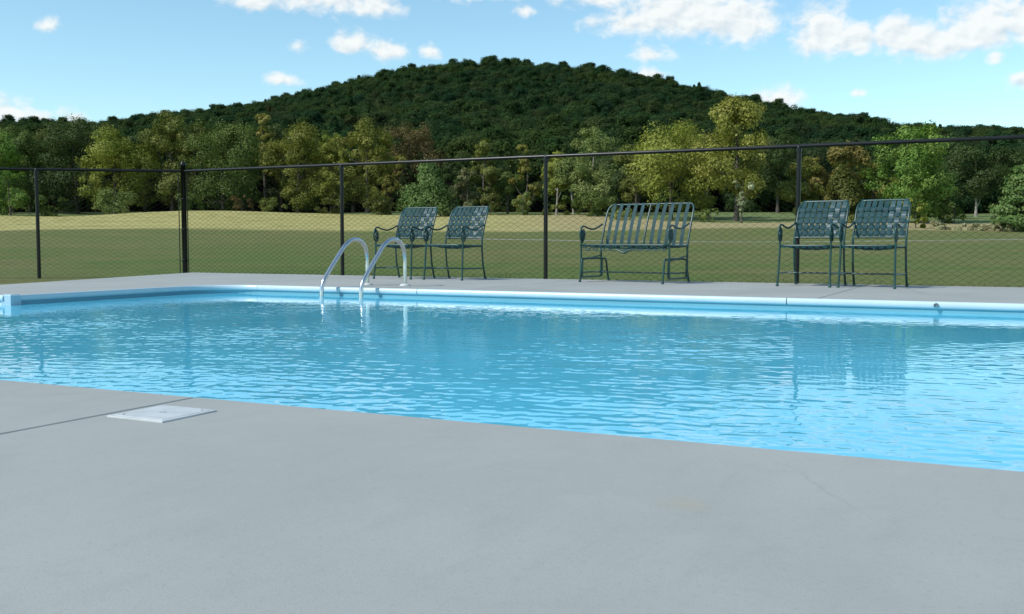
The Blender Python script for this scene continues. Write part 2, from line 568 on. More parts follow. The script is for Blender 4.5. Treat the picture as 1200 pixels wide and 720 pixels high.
M['wire'] = principled('black_coated_wire', (0.008, 0.009, 0.009), 0.75, spec=0.15, var=0.2)
M['frame'] = principled('green_enamel', (0.007, 0.045, 0.042), 0.33, var=0.3, vscale=9)
M['strap'] = principled('green_vinyl_strap', (0.010, 0.046, 0.054), 0.6, spec=0.2, var=0.22, vscale=12)
M['strap_highlit'] = principled('highlit_vinyl_strap', (0.024, 0.066, 0.078), 0.45, spec=0.35, var=0.22, vscale=12)  # paler strap colour stands in for highlights on the right-hand back straps
M['bark'] = principled('bark', (0.085, 0.07, 0.055), 0.9, var=0.35, vscale=3, bump=0.5, bscale=12)
M['pale_bark'] = principled('pale_bark', (0.30, 0.28, 0.24), 0.85, var=0.3, vscale=3, bump=0.4, bscale=12)
M['soil'] = principled('woodland_floor', (0.035, 0.045, 0.02), 0.95, var=0.4, vscale=0.08)
M['path'] = principled('path_concrete', (0.44, 0.44, 0.40), 0.85, var=0.15, vscale=0.5)
M['blade'] = principled('grass_blade', (0.075, 0.105, 0.03), 0.7, var=0.45, vscale=2.0)

# ------------------------------------------------------------------ terrain
_D = np.array([-400, 0, 18, 30, 60, 90, 100, 150, 200, 260, 400, 8000], float)
_E = np.array([-.08, -.08, -.08, .0, .46, 1.285, 1.71, 4.33, 6.5, 8.0, 9.0, 9.0], float)
_fine = np.arange(-400, 900, 2.0)
_fe = np.interp(_fine, _D, _E)
_k = np.exp(-0.5 * (np.arange(-6, 7) / 2.5) ** 2)
_k /= _k.sum()
_fs = np.convolve(np.pad(_fe, 6, mode='edge'), _k, mode='valid')


def lump(x, y, s, seed=0):
    r = np.random.default_rng(seed)
    z = np.zeros_like(x)
    for _ in range(7):
        a, ph = r.uniform(0, 6.283), r.uniform(0, 6.283)
        k = 6.283 / s * r.uniform(0.5, 1.8)
        z += np.sin(k * (x * math.cos(a) + y * math.sin(a)) + ph)
    return z / 7 ** 0.5


def to_world(u, d):
    return FW[0] * d + RT[0] * u, FW[1] * d + RT[1] * u


def terrain(x, y):
    d = x * FW[0] + y * FW[1]
    u = x * RT[0] + y * RT[1]
    z = np.interp(d, _fine, _fs)
    far = np.clip((d - 35) / 60, 0, 1)
    z = z + 0.16 * far * lump(x, y, 55, 3) * np.clip(1 - (d - 300) / 300, 0, 1)
    z = z + 0.7 * np.exp(-((u + 40) / 16) ** 2 - ((d - 138) / 14) ** 2)
    return z


# skyline of the wooded hill: tangent of the angle to the side, elevation as a share of the distance
SKY_T = np.array([-.75, -.50, -.455, -.40, -.36, -.30, -.258, -.217, -.167, -.133, -.10, -.05, .0125, .05, .0833, .133, .167, .217, .267, .325, .375, .425, .458, .50, .75])
SKY_E = np.array([112, 141, 139, 139, 146, 155, 161, 171, 186, 195, 203, 207, 213, 209, 205, 191, 183, 171, 158, 148, 136, 133, 136, 126, 100]) / 1200
RIDGE = 560.0


def hill_height(u, d):
    """ground under the wood; the canopy stands about 12.5 m above it and climbs steadily to the skyline"""
    th = u / np.maximum(d, 1)
    t = np.clip((d - 175) / (RIDGE - 175), 0, 1)
    g = t ** 0.85
    share = 0.098 * (1 - g) + np.maximum(np.interp(th, SKY_T, SKY_E), 0.098) * g
    z = 0.46 + d * share - 12.5
    z = z - np.clip((d - RIDGE) / 500, 0, 1) ** 1.3 * 60
    base = np.interp(d, _fine, _fs) - 1.0 + np.clip((d - 172) / 10, 0, 1) * 1.2
    k = np.clip((d - 172) / 20, 0, 1)
    return base * (1 - k) + z * k + np.clip((d - 185) / 60, 0, 1) * 1.3 * lump(u, d, 90, 8)


DECK_Y0, DECK_Y1 = -4.0, 11.46
POOL = (-7.72, 4.48, 2.27, 8.40)              # x0 x1 y0 y1
WATER_Z = -0.084


def in_deck(x, y):
    left = np.where(y > 6.8, -9.6 - (y - 6.8) * 0.31, -9.6)
    return (x > left + 0.35) & (x < 9.0 - 0.35) & (y > DECK_Y0 + 0.35) & (y < DECK_Y1 - 0.3)


def axis(lo, hi, step, ext, ratio=1.13):
    a = list(np.arange(lo, hi + step / 2, step))
    s = step
    p, q = a[0], a[-1]
    left, right = [], []
    while p > -ext:
        s *= ratio
        p -= s
        left.append(p)
    s = step
    while q < ext:
        s *= ratio
        q += s
        right.append(q)
    return np.array(left[::-1] + a + right)


xs, ys = axis(-16, 12, 0.3, 5000, 1.045), axis(-6, 18, 0.3, 5000, 1.045)
gx, gy = np.meshgrid(xs, ys, indexing='ij')
gz = terrain(gx, gy)
gz = np.where(in_deck(gx, gy), -2.2, gz)
lawn = raw_mesh('lawn', np.stack([gx, gy, gz], -1).reshape(-1, 3), grid_faces(len(xs), len(ys)), M['lawn'], smooth=True)
tag(lawn, 'mown green and straw coloured field beyond the pool fence', 'lawn', kind='structure')

us = np.linspace(-0.78, 0.78, 130)
ds = np.concatenate([np.linspace(172, 600, 90), np.linspace(620, 1200, 20)])
th, dd = np.meshgrid(us, ds, indexing='ij')
hu = th * dd
hx, hyy = to_world(hu, dd)
hill = raw_mesh('hill', np.stack([hx, hyy, hill_height(hu, dd)], -1).reshape(-1, 3), grid_faces(len(us), len(ds)), M['soil'], smooth=True)
tag(hill, 'rounded hill under the dark green wood', 'hill', kind='structure')

# pale cart path crossing the lawn
pu = np.linspace(-4, 60, 90)
pd = 66 - 0.10 * (pu + 30) + 1.2 * np.sin(pu / 17)
rows = []
for off in (-0.36, 0.36):
    x, y = to_world(pu, pd + off)
    rows.append(np.stack([x, y, terrain(x, y) + 0.012], -1))
path = raw_mesh('cart_path', np.stack(rows, 1).reshape(-1, 3), grid_faces(len(pu), 2), M['path'])
tag(path, 'thin pale path crossing the lawn beyond the fence', 'path', kind='structure')

# ------------------------------------------------------------------ pool deck
deck = empty('pool_deck')
tag(deck, 'pale grey concrete pool deck', 'deck', kind='structure')
X0, X1, Y0, Y1 = POOL
GAP = 0.009


def slab(poly):
    return MB().prism(poly, -0.13, 0.0, 0.004).build('concrete_slab', M['concrete'], deck)


def slab_row(xs_, y0, y1):
    for a, b in zip(xs_[:-1], xs_[1:]):
        slab([(a + GAP / 2, y0), (b - GAP / 2, y0), (b - GAP / 2, y1), (a + GAP / 2, y1)])


slab_row([-9.6, -5.3, -2.18, 1.35, 4.48, 9.0], DECK_Y0, Y0)                       # camera side
slab_row([-7.72, -4.75, -1.48, 1.6, 4.48], Y1, DECK_Y1)                           # fence side
slab([(X1 + GAP, Y0 + GAP), (9.0, Y0 + GAP), (9.0, DECK_Y1), (X1 + GAP, DECK_Y1)])  # right end
slab([(-9.92, 7.92), (X0 - GAP, 7.92), (X0 - GAP, DECK_Y1), (-11.02, DECK_Y1)])     # left end beside the pool
slab([(-9.6, 5.87), (X0, 5.87), (X0, 7.92 - GAP), (-9.92, 7.92 - GAP), (-9.6, 6.9)])
slab([(-9.6, Y0 + GAP), (X0, Y0 + GAP), (X0, 3.70), (-9.6, 3.70)])
slab([(-9.6, 3.70 + GAP), (-8.95, 3.70 + GAP), (-8.95, 5.87 - GAP), (-9.6, 5.87 - GAP)])
MB().box((-9.55, DECK_Y0 + 0.05, -0.14), (8.95, Y0 - 0.02, -0.10)).build('joint_bed', M['dark_gap'], deck)
MB().box((-9.55, Y1 + 0.02, -0.14), (8.95, DECK_Y1 - 0.05, -0.10)).build('joint_bed', M['dark_gap'], deck)

# ------------------------------------------------------------------ swimming pool
pool = empty('swimming_pool', (-1.6, 5.3, -1.2))
tag(pool, 'rectangular blue lined swimming pool with a white rounded rim', 'pool')


def add_pool(mb, name, mat):
    o = mb.build(name, mat)
    o.parent = pool
    o.matrix_parent_inverse = Matrix.Translation((1.6, -5.3, 1.2))
    return o


PROFILE = [(0.010, -0.014), (0.008, 0.0025), (0.0, 0.003), (-0.010, 0.003), (-0.015, 0.000), (-0.021, -0.008), (-0.025, -0.018), (-0.025, -0.032), (-0.022, -0.044),
           (-0.015, -0.052), (-0.006, -0.055), (0.010, -0.055)]


def sweep(pts, outward, name, mat, prof=PROFILE):
    """profile (outward, z) swept along a horizontal path"""
    vs, fs = [], []
    m = len(prof)
    for (x, y), (ox, oy) in zip(pts, outward):
        for o_, z in prof:
            vs.append((x + ox * o_, y + oy * o_, z))
    for i in range(len(pts) - 1):
        for k in range(m - 1):
            fs.append((i * m + k, i * m + k + 1, (i + 1) * m + k + 1, (i + 1) * m + k))
    mb = MB().add(vs, fs, True)
    mb.add(vs[:m], [tuple(range(m))])
    mb.add(vs[-m:], [tuple(range(m))[::-1]])
    return add_pool(mb, name, mat)


RC = 0.55
SEG = 0.004


NEAR = [(o_ * 0.45 if o_ < 0 else o_, z - 0.006) for o_, z in PROFILE]


def straight(a, b, out, prof=PROFILE):
    a, b = np.array(a, float), np.array(b, float)
    t = (b - a) / np.linalg.norm(b - a) * SEG
    sweep([a + t, b - t], [out, out], 'coping_section', M['coping'], prof)


def corner(cx, cy, a0, a1):
    ang = [R(a0 + (a1 - a0) * i / 10) for i in range(11)]
    sweep([(cx + RC * math.cos(a), cy + RC * math.sin(a)) for a in ang], [(math.cos(a), math.sin(a)) for a in ang], 'coping_corner', M['coping'])


fx = [X0 + RC, -5.21, -1.71, 1.75, X1 - RC]
for a, b in zip(fx[:-1], fx[1:]):
    straight((a, Y1), (b, Y1), (0, 1))
fn = [X0 + RC, -3.65, 0.2, X1 - RC]
for a, b in zip(fn[:-1], fn[1:]):
    straight((a, Y0), (b, Y0), (0, -1), NEAR)
straight((X1, Y0 + RC), (X1, 5.4), (1, 0))
straight((X1, 5.4), (X1, Y1 - RC), (1, 0))
straight((X0, 5.96), (X0, Y1 - RC), (-1, 0))
straight((X0, Y0 + RC), (X0, 3.61), (-1, 0))
corner(X0 + RC, Y1 - RC, 180, 90)
corner(X1 - RC, Y1 - RC, 90, 0)
corner(X1 - RC, Y0 + RC, 0, -90)
corner(X0 + RC, Y0 + RC, -90, -180)
# fill between the rounded corners and the square deck corners
for cx, cy, a0, px_, py_ in ((X0 + RC, Y1 - RC, 90, X0, Y1), (X1 - RC, Y1 - RC, 0, X1, Y1), (X1 - RC, Y0 + RC, -90, X1, Y0), (X0 + RC, Y0 + RC, 180, X0, Y0)):
    ang = [R(a0 + 90 * i / 10) for i in range(11)]
    ring = [(cx + RC * math.cos(a), cy + RC * math.sin(a)) for a in ang]
    mb = MB()
    for i in range(10):
        p, q = ring[i], ring[i + 1]
        mb.add([(px_, py_, 0), (*q, 0), (*p, 0), (px_, py_, -.12), (*q, -.12), (*p, -.12)], [(0, 2, 1), (3, 4, 5), (1, 2, 5, 4)])
    mb.build('concrete_corner', M['concrete'], deck)
# the recess for the moulded steps at the left end
straight((-8.93, 5.87), (X0 - 0.05, 5.87), (0, 1))
straight((-8.95, 3.72), (-8.95, 5.85), (-1, 0))
straight((-8.93, 3.70), (X0 - 0.05, 3.70), (0, -1))
for yy in (5.915, 3.655):
    add_pool(MB().box((X0 - 0.085, yy - 0.058, -0.16), (X0 + 0.035, yy + 0.045, 0.008), 0.012), 'corner_block', M['block'])
# lined walls and floor
WI = -0.004
BOT = -1.15


def wall(a, b, n=1, z0=BOT, z1=-0.05, mat='liner'):
    a, b = np.array(a, float), np.array(b, float)
    for i in range(n):
        p, q = a + (b - a) * i / n, a + (b - a) * (i + 1) / n
        add_pool(MB().add([(*p, z0), (*q, z0), (*q, z1), (*p, z1)], [(0, 1, 2, 3)]), 'wall_panel', M[mat])


wall((X1 - RC, Y1 + WI), (X0 + RC, Y1 + WI), 4)
wall((X0 + RC, Y0 - WI), (X1 - RC, Y0 - WI), 4)
wall((X1 + WI, Y0 + RC), (X1 + WI, Y1 - RC), 2)
wall((X0 - WI, Y1 - RC), (X0 - WI, 5.87), 1)
wall((X0 - WI, 3.70), (X0 - WI, Y0 + RC), 1)
for cx, cy, a0, a1 in ((X0 + RC, Y1 - RC, 90, 180), (X1 - RC, Y1 - RC, 0, 90), (X1 - RC, Y0 + RC, -90, 0), (X0 + RC, Y0 + RC, 180, 270)):
    pts = arc((cx, cy), RC + WI, a0, a1, 10)
    vs = [(*p, BOT) for p in pts] + [(*p, -0.05) for p in pts]
    add_pool(MB().add(vs, [(i, i + 1, i + 12, i + 11) for i in range(10)], True), 'corner_panel', M['liner'])
wall((X0, 5.87 + WI), (-8.95, 5.87 + WI), 1, mat='step_plastic')
wall((-8.95 - WI, 5.87), (-8.95 - WI, 3.70), 1, mat='step_plastic')
wall((-8.95, 3.70 - WI), (X0, 3.70 - WI), 1, mat='step_plastic')
for i in range(3):
    add_pool(MB().box((-8.95, 3.71, BOT), (-8.95 + 0.38 * (i + 1), 5.86, -0.30 - 0.26 * i), 0.02), 'step', M['step_plastic'])
add_pool(MB().box((X0 - 1.3, Y0 - 0.02, BOT - 0.05), (X1 + 0.02, Y1 + 0.02, BOT)), 'pool_floor', M['liner'])
# eye for the rope on the far rim
ra = add_pool(MB().box((-0.606, Y1 - 0.031, -0.036), (-0.574, Y1 - 0.022, -0.012), 0.003), 'rope_anchor', M['dull_steel'])
ring = MB().tube([(-0.59 + 0.013 * math.cos(k * math.pi / 8), Y1 - 0.040, -0.022 + 0.013 * math.sin(k * math.pi / 8)) for k in range(16)], 0.0042, 6, closed=True).build('ring', M['dull_steel'], ra)
# water: real ripples
step = 0.0145
wx = np.arange(-8.94, X1 + 0.005, step)
wy = np.arange(Y0 - 0.005, Y1 + 0.005, step)
ax, ay = np.meshgrid(wx, wy, indexing='ij')
rw = np.random.default_rng(5)
hz = np.zeros_like(ax)
for L, slope, cnt, spread in WAVES:
    for _ in range(cnt):
        lam = L * rw.uniform(0.7, 1.4)
        k = 2 * math.pi / lam
        a = R(WIND) + rw.normal(0, spread)
        hz += (slope / k / math.sqrt(cnt)) * 1.414 * np.sin(k * (ax * math.cos(a) + ay * math.sin(a)) + rw.uniform(0, 6.28))
gust = 0.72 + 0.55 * np.clip(lump(ax, ay, 3.2, 21), -1.2, 1.2) * 0.7
gust *= np.interp(ay, [Y0, 4.5, 6.5, Y1], [1.9, 1.5, 0.85, 0.5])
hz *= np.clip(gust, 0.15, 1.6)
water = raw_mesh('pool_water', np.stack([ax, ay, WATER_Z + hz], -1).reshape(-1, 3), grid_faces(len(wx), len(wy)), M['water'], smooth=True)
tag(water, 'clear rippled blue pool water', 'water', kind='structure')

# skimmer lid set in the near deck
lid = empty('skimmer_lid', (-2.042, 2.003, 0.0))
tag(lid, 'square white plastic skimmer lid on the near deck beside the joint', 'lid')
hw = 0.098
MB().box((-hw, -hw, 0.0), (hw, hw, 0.0045), 0.0015).build('collar', M['white_plastic'], lid)
MB().box((-hw + 0.012, -hw + 0.012, 0.0045), (hw - 0.012, hw - 0.012, 0.0056), 0.0012).build('cover', M['white_plastic'], lid)
MB().lathe([(0.0105, 0.0), (0.0105, 0.0006)], 12, (0.0, 0.0, 0.0056)).build('finger_hole', M['lid_mark'], lid)
for sx in (-1, 1):
    MB().lathe([(0.005, 0.0), (0.005, 0.0012), (0.002, 0.002)], 8, (sx * 0.07, sx * 0.07, 0.0055)).build('screw', M['lid_mark'], lid)

# ------------------------------------------------------------------ ladder
ladder = empty('pool_ladder', (-5.96, 9.0, 0))
tag(ladder, 'bright steel pool ladder with two curved handrails on the far rim', 'ladder')
prof = smooth_path([(0, -0.80, -0.95), (0, -0.80, -0.5), (0, -0.795, -0.12), (0, -0.775, 0.03), (0, -0.70, 0.13), (0, -0.44, 0.375), (0, -0.36, 0.435),
                    (0, -0.25, 0.478), (0, -0.13, 0.468), (0, -0.04, 0.405), (0, 0.0, 0.30), (0, 0.0, 0.15), (0, 0.0, 0.0)], 5)
for sx in (-0.25, 0.22):
    rl = MB().tube([(sx, p.y, p.z) for p in prof], 0.0215, 12).build('handrail', M['steel'], ladder)
    MB().lathe([(0.058, 0.0), (0.058, 0.006), (0.045, 0.018), (0.030, 0.022)], 20, (sx, 0.0, 0.0)).build('escutcheon', M['white_plastic'], rl)
    MB().lathe([(0.030, 0.0), (0.034, 0.01), (0.034, 0.05), (0.026, 0.06)], 12, (sx, -0.80, -1.0)).build('bumper', M['white_plastic'], rl)
for z in (-0.34, -0.60, -0.86):
    MB().box((-0.25, -0.85, z), (0.22, -0.75, z + 0.03), 0.006).build('tread', M['white_plastic'], ladder)

# ------------------------------------------------------------------ chain link fence
fence = empty('chain_link_fence', (-11.25, 11.40, -0.08))
tag(fence, 'black chain link fence with round posts along the far deck and lawn', 'fence')
GZ = -0.08
FH = 1.575
CORNER = np.array([-11.11, 11.40])
LDIR = np.array([-1.60, -1.24]) / np.linalg.norm([1.60, 1.24])
right_posts = [np.array([px_, 11.40]) for px_ in (-11.11, -8.27, -5.24, -2.22, 0.83, 3.88, 6.93, 9.98)]
left_posts = [CORNER] + [CORNER + LDIR * (2.02 + 3.05 * i) for i in range(0, 4)]


def add_fence(mb, name, mat='fence', parent=None):
    o = mb.build(name, M[mat])
    o.parent = parent or fence
    o.matrix_parent_inverse = Matrix.Translation((11.25, -11.40, 0.08))
    return o


def post(p, r, h, terminal=False):
    x, y = p
    if terminal:
        prof_ = [(r, 0.0), (r, h), (r * 1.12, h), (r * 1.12, h + 0.02), (r * 0.95, h + 0.045), (r * 0.55, h + 0.062), (0.004, h + 0.068)]
        add_fence(MB().lathe(prof_, 16, (x, y, GZ - 0.1)), 'corner_post')
    else:
        add_fence(MB().lathe([(r, 0.0), (r, h)], 12, (x, y, GZ - 0.1)), 'post')
        add_fence(MB().lathe([(r * 1.15, -0.03), (r * 1.2, 0.0), (r * 1.1, 0.035), (r * 0.7, 0.055), (0.004, 0.06)], 12, (x, y, GZ - 0.1 + h)), 'post_cap')


post(CORNER, 0.038, FH + 0.17, True)
for p in right_posts[1:] + left_posts[1:]:
    post(p, 0.0255, FH + 0.055)
RAIL_Z = GZ + FH - 0.005
for seq in (right_posts, left_posts):
    for a, b in zip(seq[:-1], seq[1:]):
        add_fence(MB().tube([(*a, RAIL_Z), (*b, RAIL_Z)], 0.021, 10), 'top_rail')


def links(a, b):
    """woven diamond mesh of one bay: each wire zigzags between its neighbours"""
    a, b = np.array(a, float), np.array(b, float)
    L = np.linalg.norm(b - a)
    t = (b - a) / L
    nn = np.array([-t[1], t[0]])
    pitch, half = 0.052, 0.030
    nw = int(L / pitch)
    nz = int((FH - 0.05) / half)
    r = 0.0023
    V, F = [], []
    for i in range(nw + 1):
        for par in (0,):
            s0 = i * pitch
            k = np.arange(nz + 1)
            s = np.clip(s0 + np.where((k + i) % 2 == 0, 0, pitch), 0, L)
            o = 0.003 * np.where((k + i) % 2 == 0, 1, -1)
            x = a[0] + t[0] * s + nn[0] * o
            y = a[1] + t[1] * s + nn[1] * o
            z = GZ + 0.03 + k * half
            base = len(V) * 3
            ring = np.empty((nz + 1, 3, 3))
            for q in range(3):
                an = 2.094 * q
                ring[:, q, 0] = x + t[0] * r * math.cos(an) + nn[0] * r * math.sin(an)
                ring[:, q, 1] = y + t[1] * r * math.cos(an) + nn[1] * r * math.sin(an)
                ring[:, q, 2] = z
            off = sum(len(v) for v in V)
            V.append(ring.reshape(-1, 3))
            kk = np.arange(nz)
            for q in range(3):
                q2 = (q + 1) % 3
                F.append(np.stack([off + kk * 3 + q, off + kk * 3 + q2, off + (kk + 1) * 3 + q2, off + (kk + 1) * 3 + q], 1))
    o = raw_mesh('link_mesh', np.concatenate(V), np.concatenate(F), M['wire'])
    o.parent = fence
    o.matrix_parent_inverse = Matrix.Translation((11.25, -11.40, 0.08))
    o['kind'] = 'stuff'


for seq in (right_posts, left_posts):
    for a, b in zip(seq[:-1], seq[1:]):
        links(a, b)
for dv in (np.array([0.07, 0.0]), LDIR * 0.07):
    p = CORNER + dv
    add_fence(MB().tube([(*p, GZ), (*p, GZ + FH - 0.04)], 0.007, 6), 'tension_bar')
    for z in (0.25, 0.7, 1.15):
        add_fence(MB().lathe([(0.040, 0.0), (0.043, 0.003), (0.043, 0.02), (0.040, 0.023)], 14, (*(CORNER), GZ + z + 0.05 * dv[1])), 'band')

# ------------------------------------------------------------------ garden chairs
TR = 0.0115


def mirror(pts, s):
    return [(p[0] * s, p[1], p[2]) for p in pts]


def scroll(y0, z0):
    """side view of an arm: from the back upright forward, then rolled into a scroll"""
    pts = [(0.245, 0.66), (0.15, 0.625), (0.03, 0.60), (-0.09, 0.612), (-0.17, 0.632), (-0.225, 0.618), (-0.258, 0.575), (-0.262, 0.52), (-0.240, 0.472),
           (-0.205, 0.462), (-0.178, 0.488), (-0.175, 0.53), (-0.198, 0.556), (-0.222, 0.54), (-0.220, 0.512), (-0.203, 0.508)]
    return [(y + y0, z + z0) for y, z in pts]


def back_line(z):
    """y of the back at height z: leaning away and rolled over at the top"""
    return float(np.interp(z, [0.0, 0.20, 0.40, 0.50, 0.65, 0.80, 0.88], [0.285, 0.225, 0.205, 0.215, 0.26, 0.335, 0.40]))


def seat_dip(x, y, hw_):
    return 0.405 - 0.030 * (1 - (x / hw_) ** 2) * (1 - (y / 0.30) ** 2) + 0.012 * max(0, -y / 0.24)


def make_chair():
    root = empty('strap_chair')
    hw_ = 0.262
    # back frame: rear legs, uprights and the rounded top in one bent tube
    zz = [0.0, 0.1, 0.2, 0.3, 0.4, 0.5, 0.6, 0.7, 0.78]
    side_ = [(hw_, back_line(z), z) for z in zz]
    top = [(hw_ - 0.008, back_line(0.83), 0.832), (hw_ - 0.032, back_line(0.87), 0.868), (hw_ - 0.075, 0.398, 0.880)]
    pts = side_ + top
    pts = pts + mirror(pts, -1)[::-1]
    MB().tube(smooth_path(pts, 3), TR, 8).build('back_frame', M['frame'], root)
    MB().tube([(-hw_, back_line(0.50), 0.50), (hw_, back_line(0.50), 0.50)], TR * 0.9, 8).build('back_rail', M['frame'], root)
    # seat frame
    f = [(hw_ - .012, 0.20, 0.405), (hw_ - .004, -0.15, 0.410), (hw_ - 0.02, -0.225, 0.414), (hw_ - 0.07, -0.25, 0.416)]
    loop = f + mirror(f, -1)[::-1]
    MB().tube(smooth_path([Vector(p) for p in loop], 3), TR, 8).build('seat_frame', M['frame'], root)
    MB().tube([(-hw_, 0.205, 0.40), (hw_, 0.205, 0.40)], TR * 0.9, 8).build('seat_rail', M['frame'], root)
    for s in (-1, 1):
        leg = smooth_path([(s * (hw_ + 0.008), -0.262, 0.0), (s * (hw_ + 0.004), -0.245, 0.15), (s * hw_, -0.232, 0.32), (s * hw_, -0.225, 0.46)], 4)
        lg = MB().tube(leg, TR, 8).build('front_leg', M['frame'], root)
        MB().lathe([(0.016, 0.0), (0.016, 0.018), (0.012, 0.026)], 10, (s * (hw_ + 0.008), -0.262, 0.0)).build('foot', M['frame'], lg)
        MB().lathe([(0.016, 0.0), (0.016, 0.018), (0.012, 0.026)], 10, (s * hw_, back_line(0), 0.0)).build('foot', M['frame'], root)
        am = MB().tube(smooth_path([(s * (hw_ + 0.002), y, z) for y, z in scroll(0, 0)], 4), TR * 0.85, 8).build('arm', M['frame'], root)
        # leaf shaped casting inside the scroll
        lf = [(s * hw_, -0.245, 0.47), (s * hw_, -0.20, 0.50), (s * hw_, -0.185, 0.55), (s * hw_, -0.215, 0.60), (s * hw_, -0.238, 0.56)]
        mb = MB()
        mb.tube(smooth_path(lf, 3), [0.006 + 0.006 * math.sin(math.pi * i / 12) for i in range(13)], 6)
        mb.build('scroll_leaf', M['frame'], am)
        MB().tube([(s * (hw_ + 0.005), -0.247, 0.135), (s * hw_, back_line(0.135), 0.135)], TR * 0.7, 8).build('side_stretcher', M['frame'], root)
    MB().tube([(-hw_, -0.01, 0.135), (hw_, -0.01, 0.135)], TR * 0.7, 8).build('cross_stretcher', M['frame'], root)
    # woven straps of the back
    nv, nh = 8, 5
    vx = [-0.214 + 0.428 * i / (nv - 1) for i in range(nv)]
    hz_ = [0.545 + 0.062 * j for j in range(nh)]
    for i, x in enumerate(vx):
        pts = []
        for k in range(25):
            z = 0.497 + (0.880 - 0.497) * k / 24
            ph = (z - 0.545) / 0.062
            over = math.cos(math.pi * (ph + i)) if z < 0.545 + 0.062 * (nh - 0.5) else 0.0
            y = back_line(z)
            pts.append((x, y - 0.004 - 0.007 * over, z))
        pts.append((x, 0.412, 0.893))
        pts.append((x, 0.424, 0.880))
        MB().ribbon(pts, (1, 0, 0), 0.046, 0.003).build('back_strap', M['strap' if i < 5 else 'strap_highlit'], root)
    for j, z in enumerate(hz_):
        pts = []
        for k in range(33):
            x = -hw_ + 2 * hw_ * k / 32
            ph = (x + 0.214) / (0.428 / (nv - 1))
            over = -math.cos(math.pi * (ph + j)) * (1 if abs(x) < 0.24 else 0)
            pts.append((x, back_line(z) - 0.004 - 0.007 * over, z))
        lean = Vector((0, back_line(z + .03) - back_line(z - .03), .06)).normalized()
        MB().ribbon(pts, lean, 0.044, 0.003).build('back_strap', M['strap'], root)
    # woven seat
    for i in range(7):
        x = -0.21 + 0.42 * i / 6
        pts = [(x, 0.205 - 0.455 * k / 16, seat_dip(x, 0.205 - 0.455 * k / 16, 0.25) + 0.006 * math.cos(math.pi * (k * 6 / 16 + i))) for k in range(17)]
        pts += [(x, -0.265, 0.412), (x, -0.262, 0.396)]
        MB().ribbon(pts, (1, 0, 0), 0.046, 0.003).build('seat_strap', M['strap'], root)
    for j in range(7):
        y = -0.20 + 0.062 * j
        pts = [(-0.25 + 0.5 * k / 16, y, seat_dip(-0.25 + 0.5 * k / 16, y, 0.25) - 0.006 * math.cos(math.pi * (k * 7 / 16 + j))) for k in range(17)]
        MB().ribbon(pts, (0, 1, 0), 0.044, 0.003).build('seat_strap', M['strap'], root)
    return root


chair = make_chair()
chair_spots = [
    (-6.87, 10.75, R(-1), 'green strap armchair behind the ladder, left one of the left pair'),
    (-6.15, 10.75, R(-3), 'green strap armchair left of the bench, right one of the left pair'),
    (-1.96, 10.84, R(-8), 'green strap armchair right of the bench, in front of the fence post'),
    (-1.35, 10.78, R(-7), 'rightmost green strap armchair, nearest the right edge of the picture'),
]
for i, (x, y, rz, lab) in enumerate(chair_spots):
    c = chair if i == 0 else copy_tree(chair)
    c.location = (x, y, 0)
    c.rotation_euler = (0, 0, rz)
    tag(c, lab, 'chair', 'green strap armchairs by the pool fence')


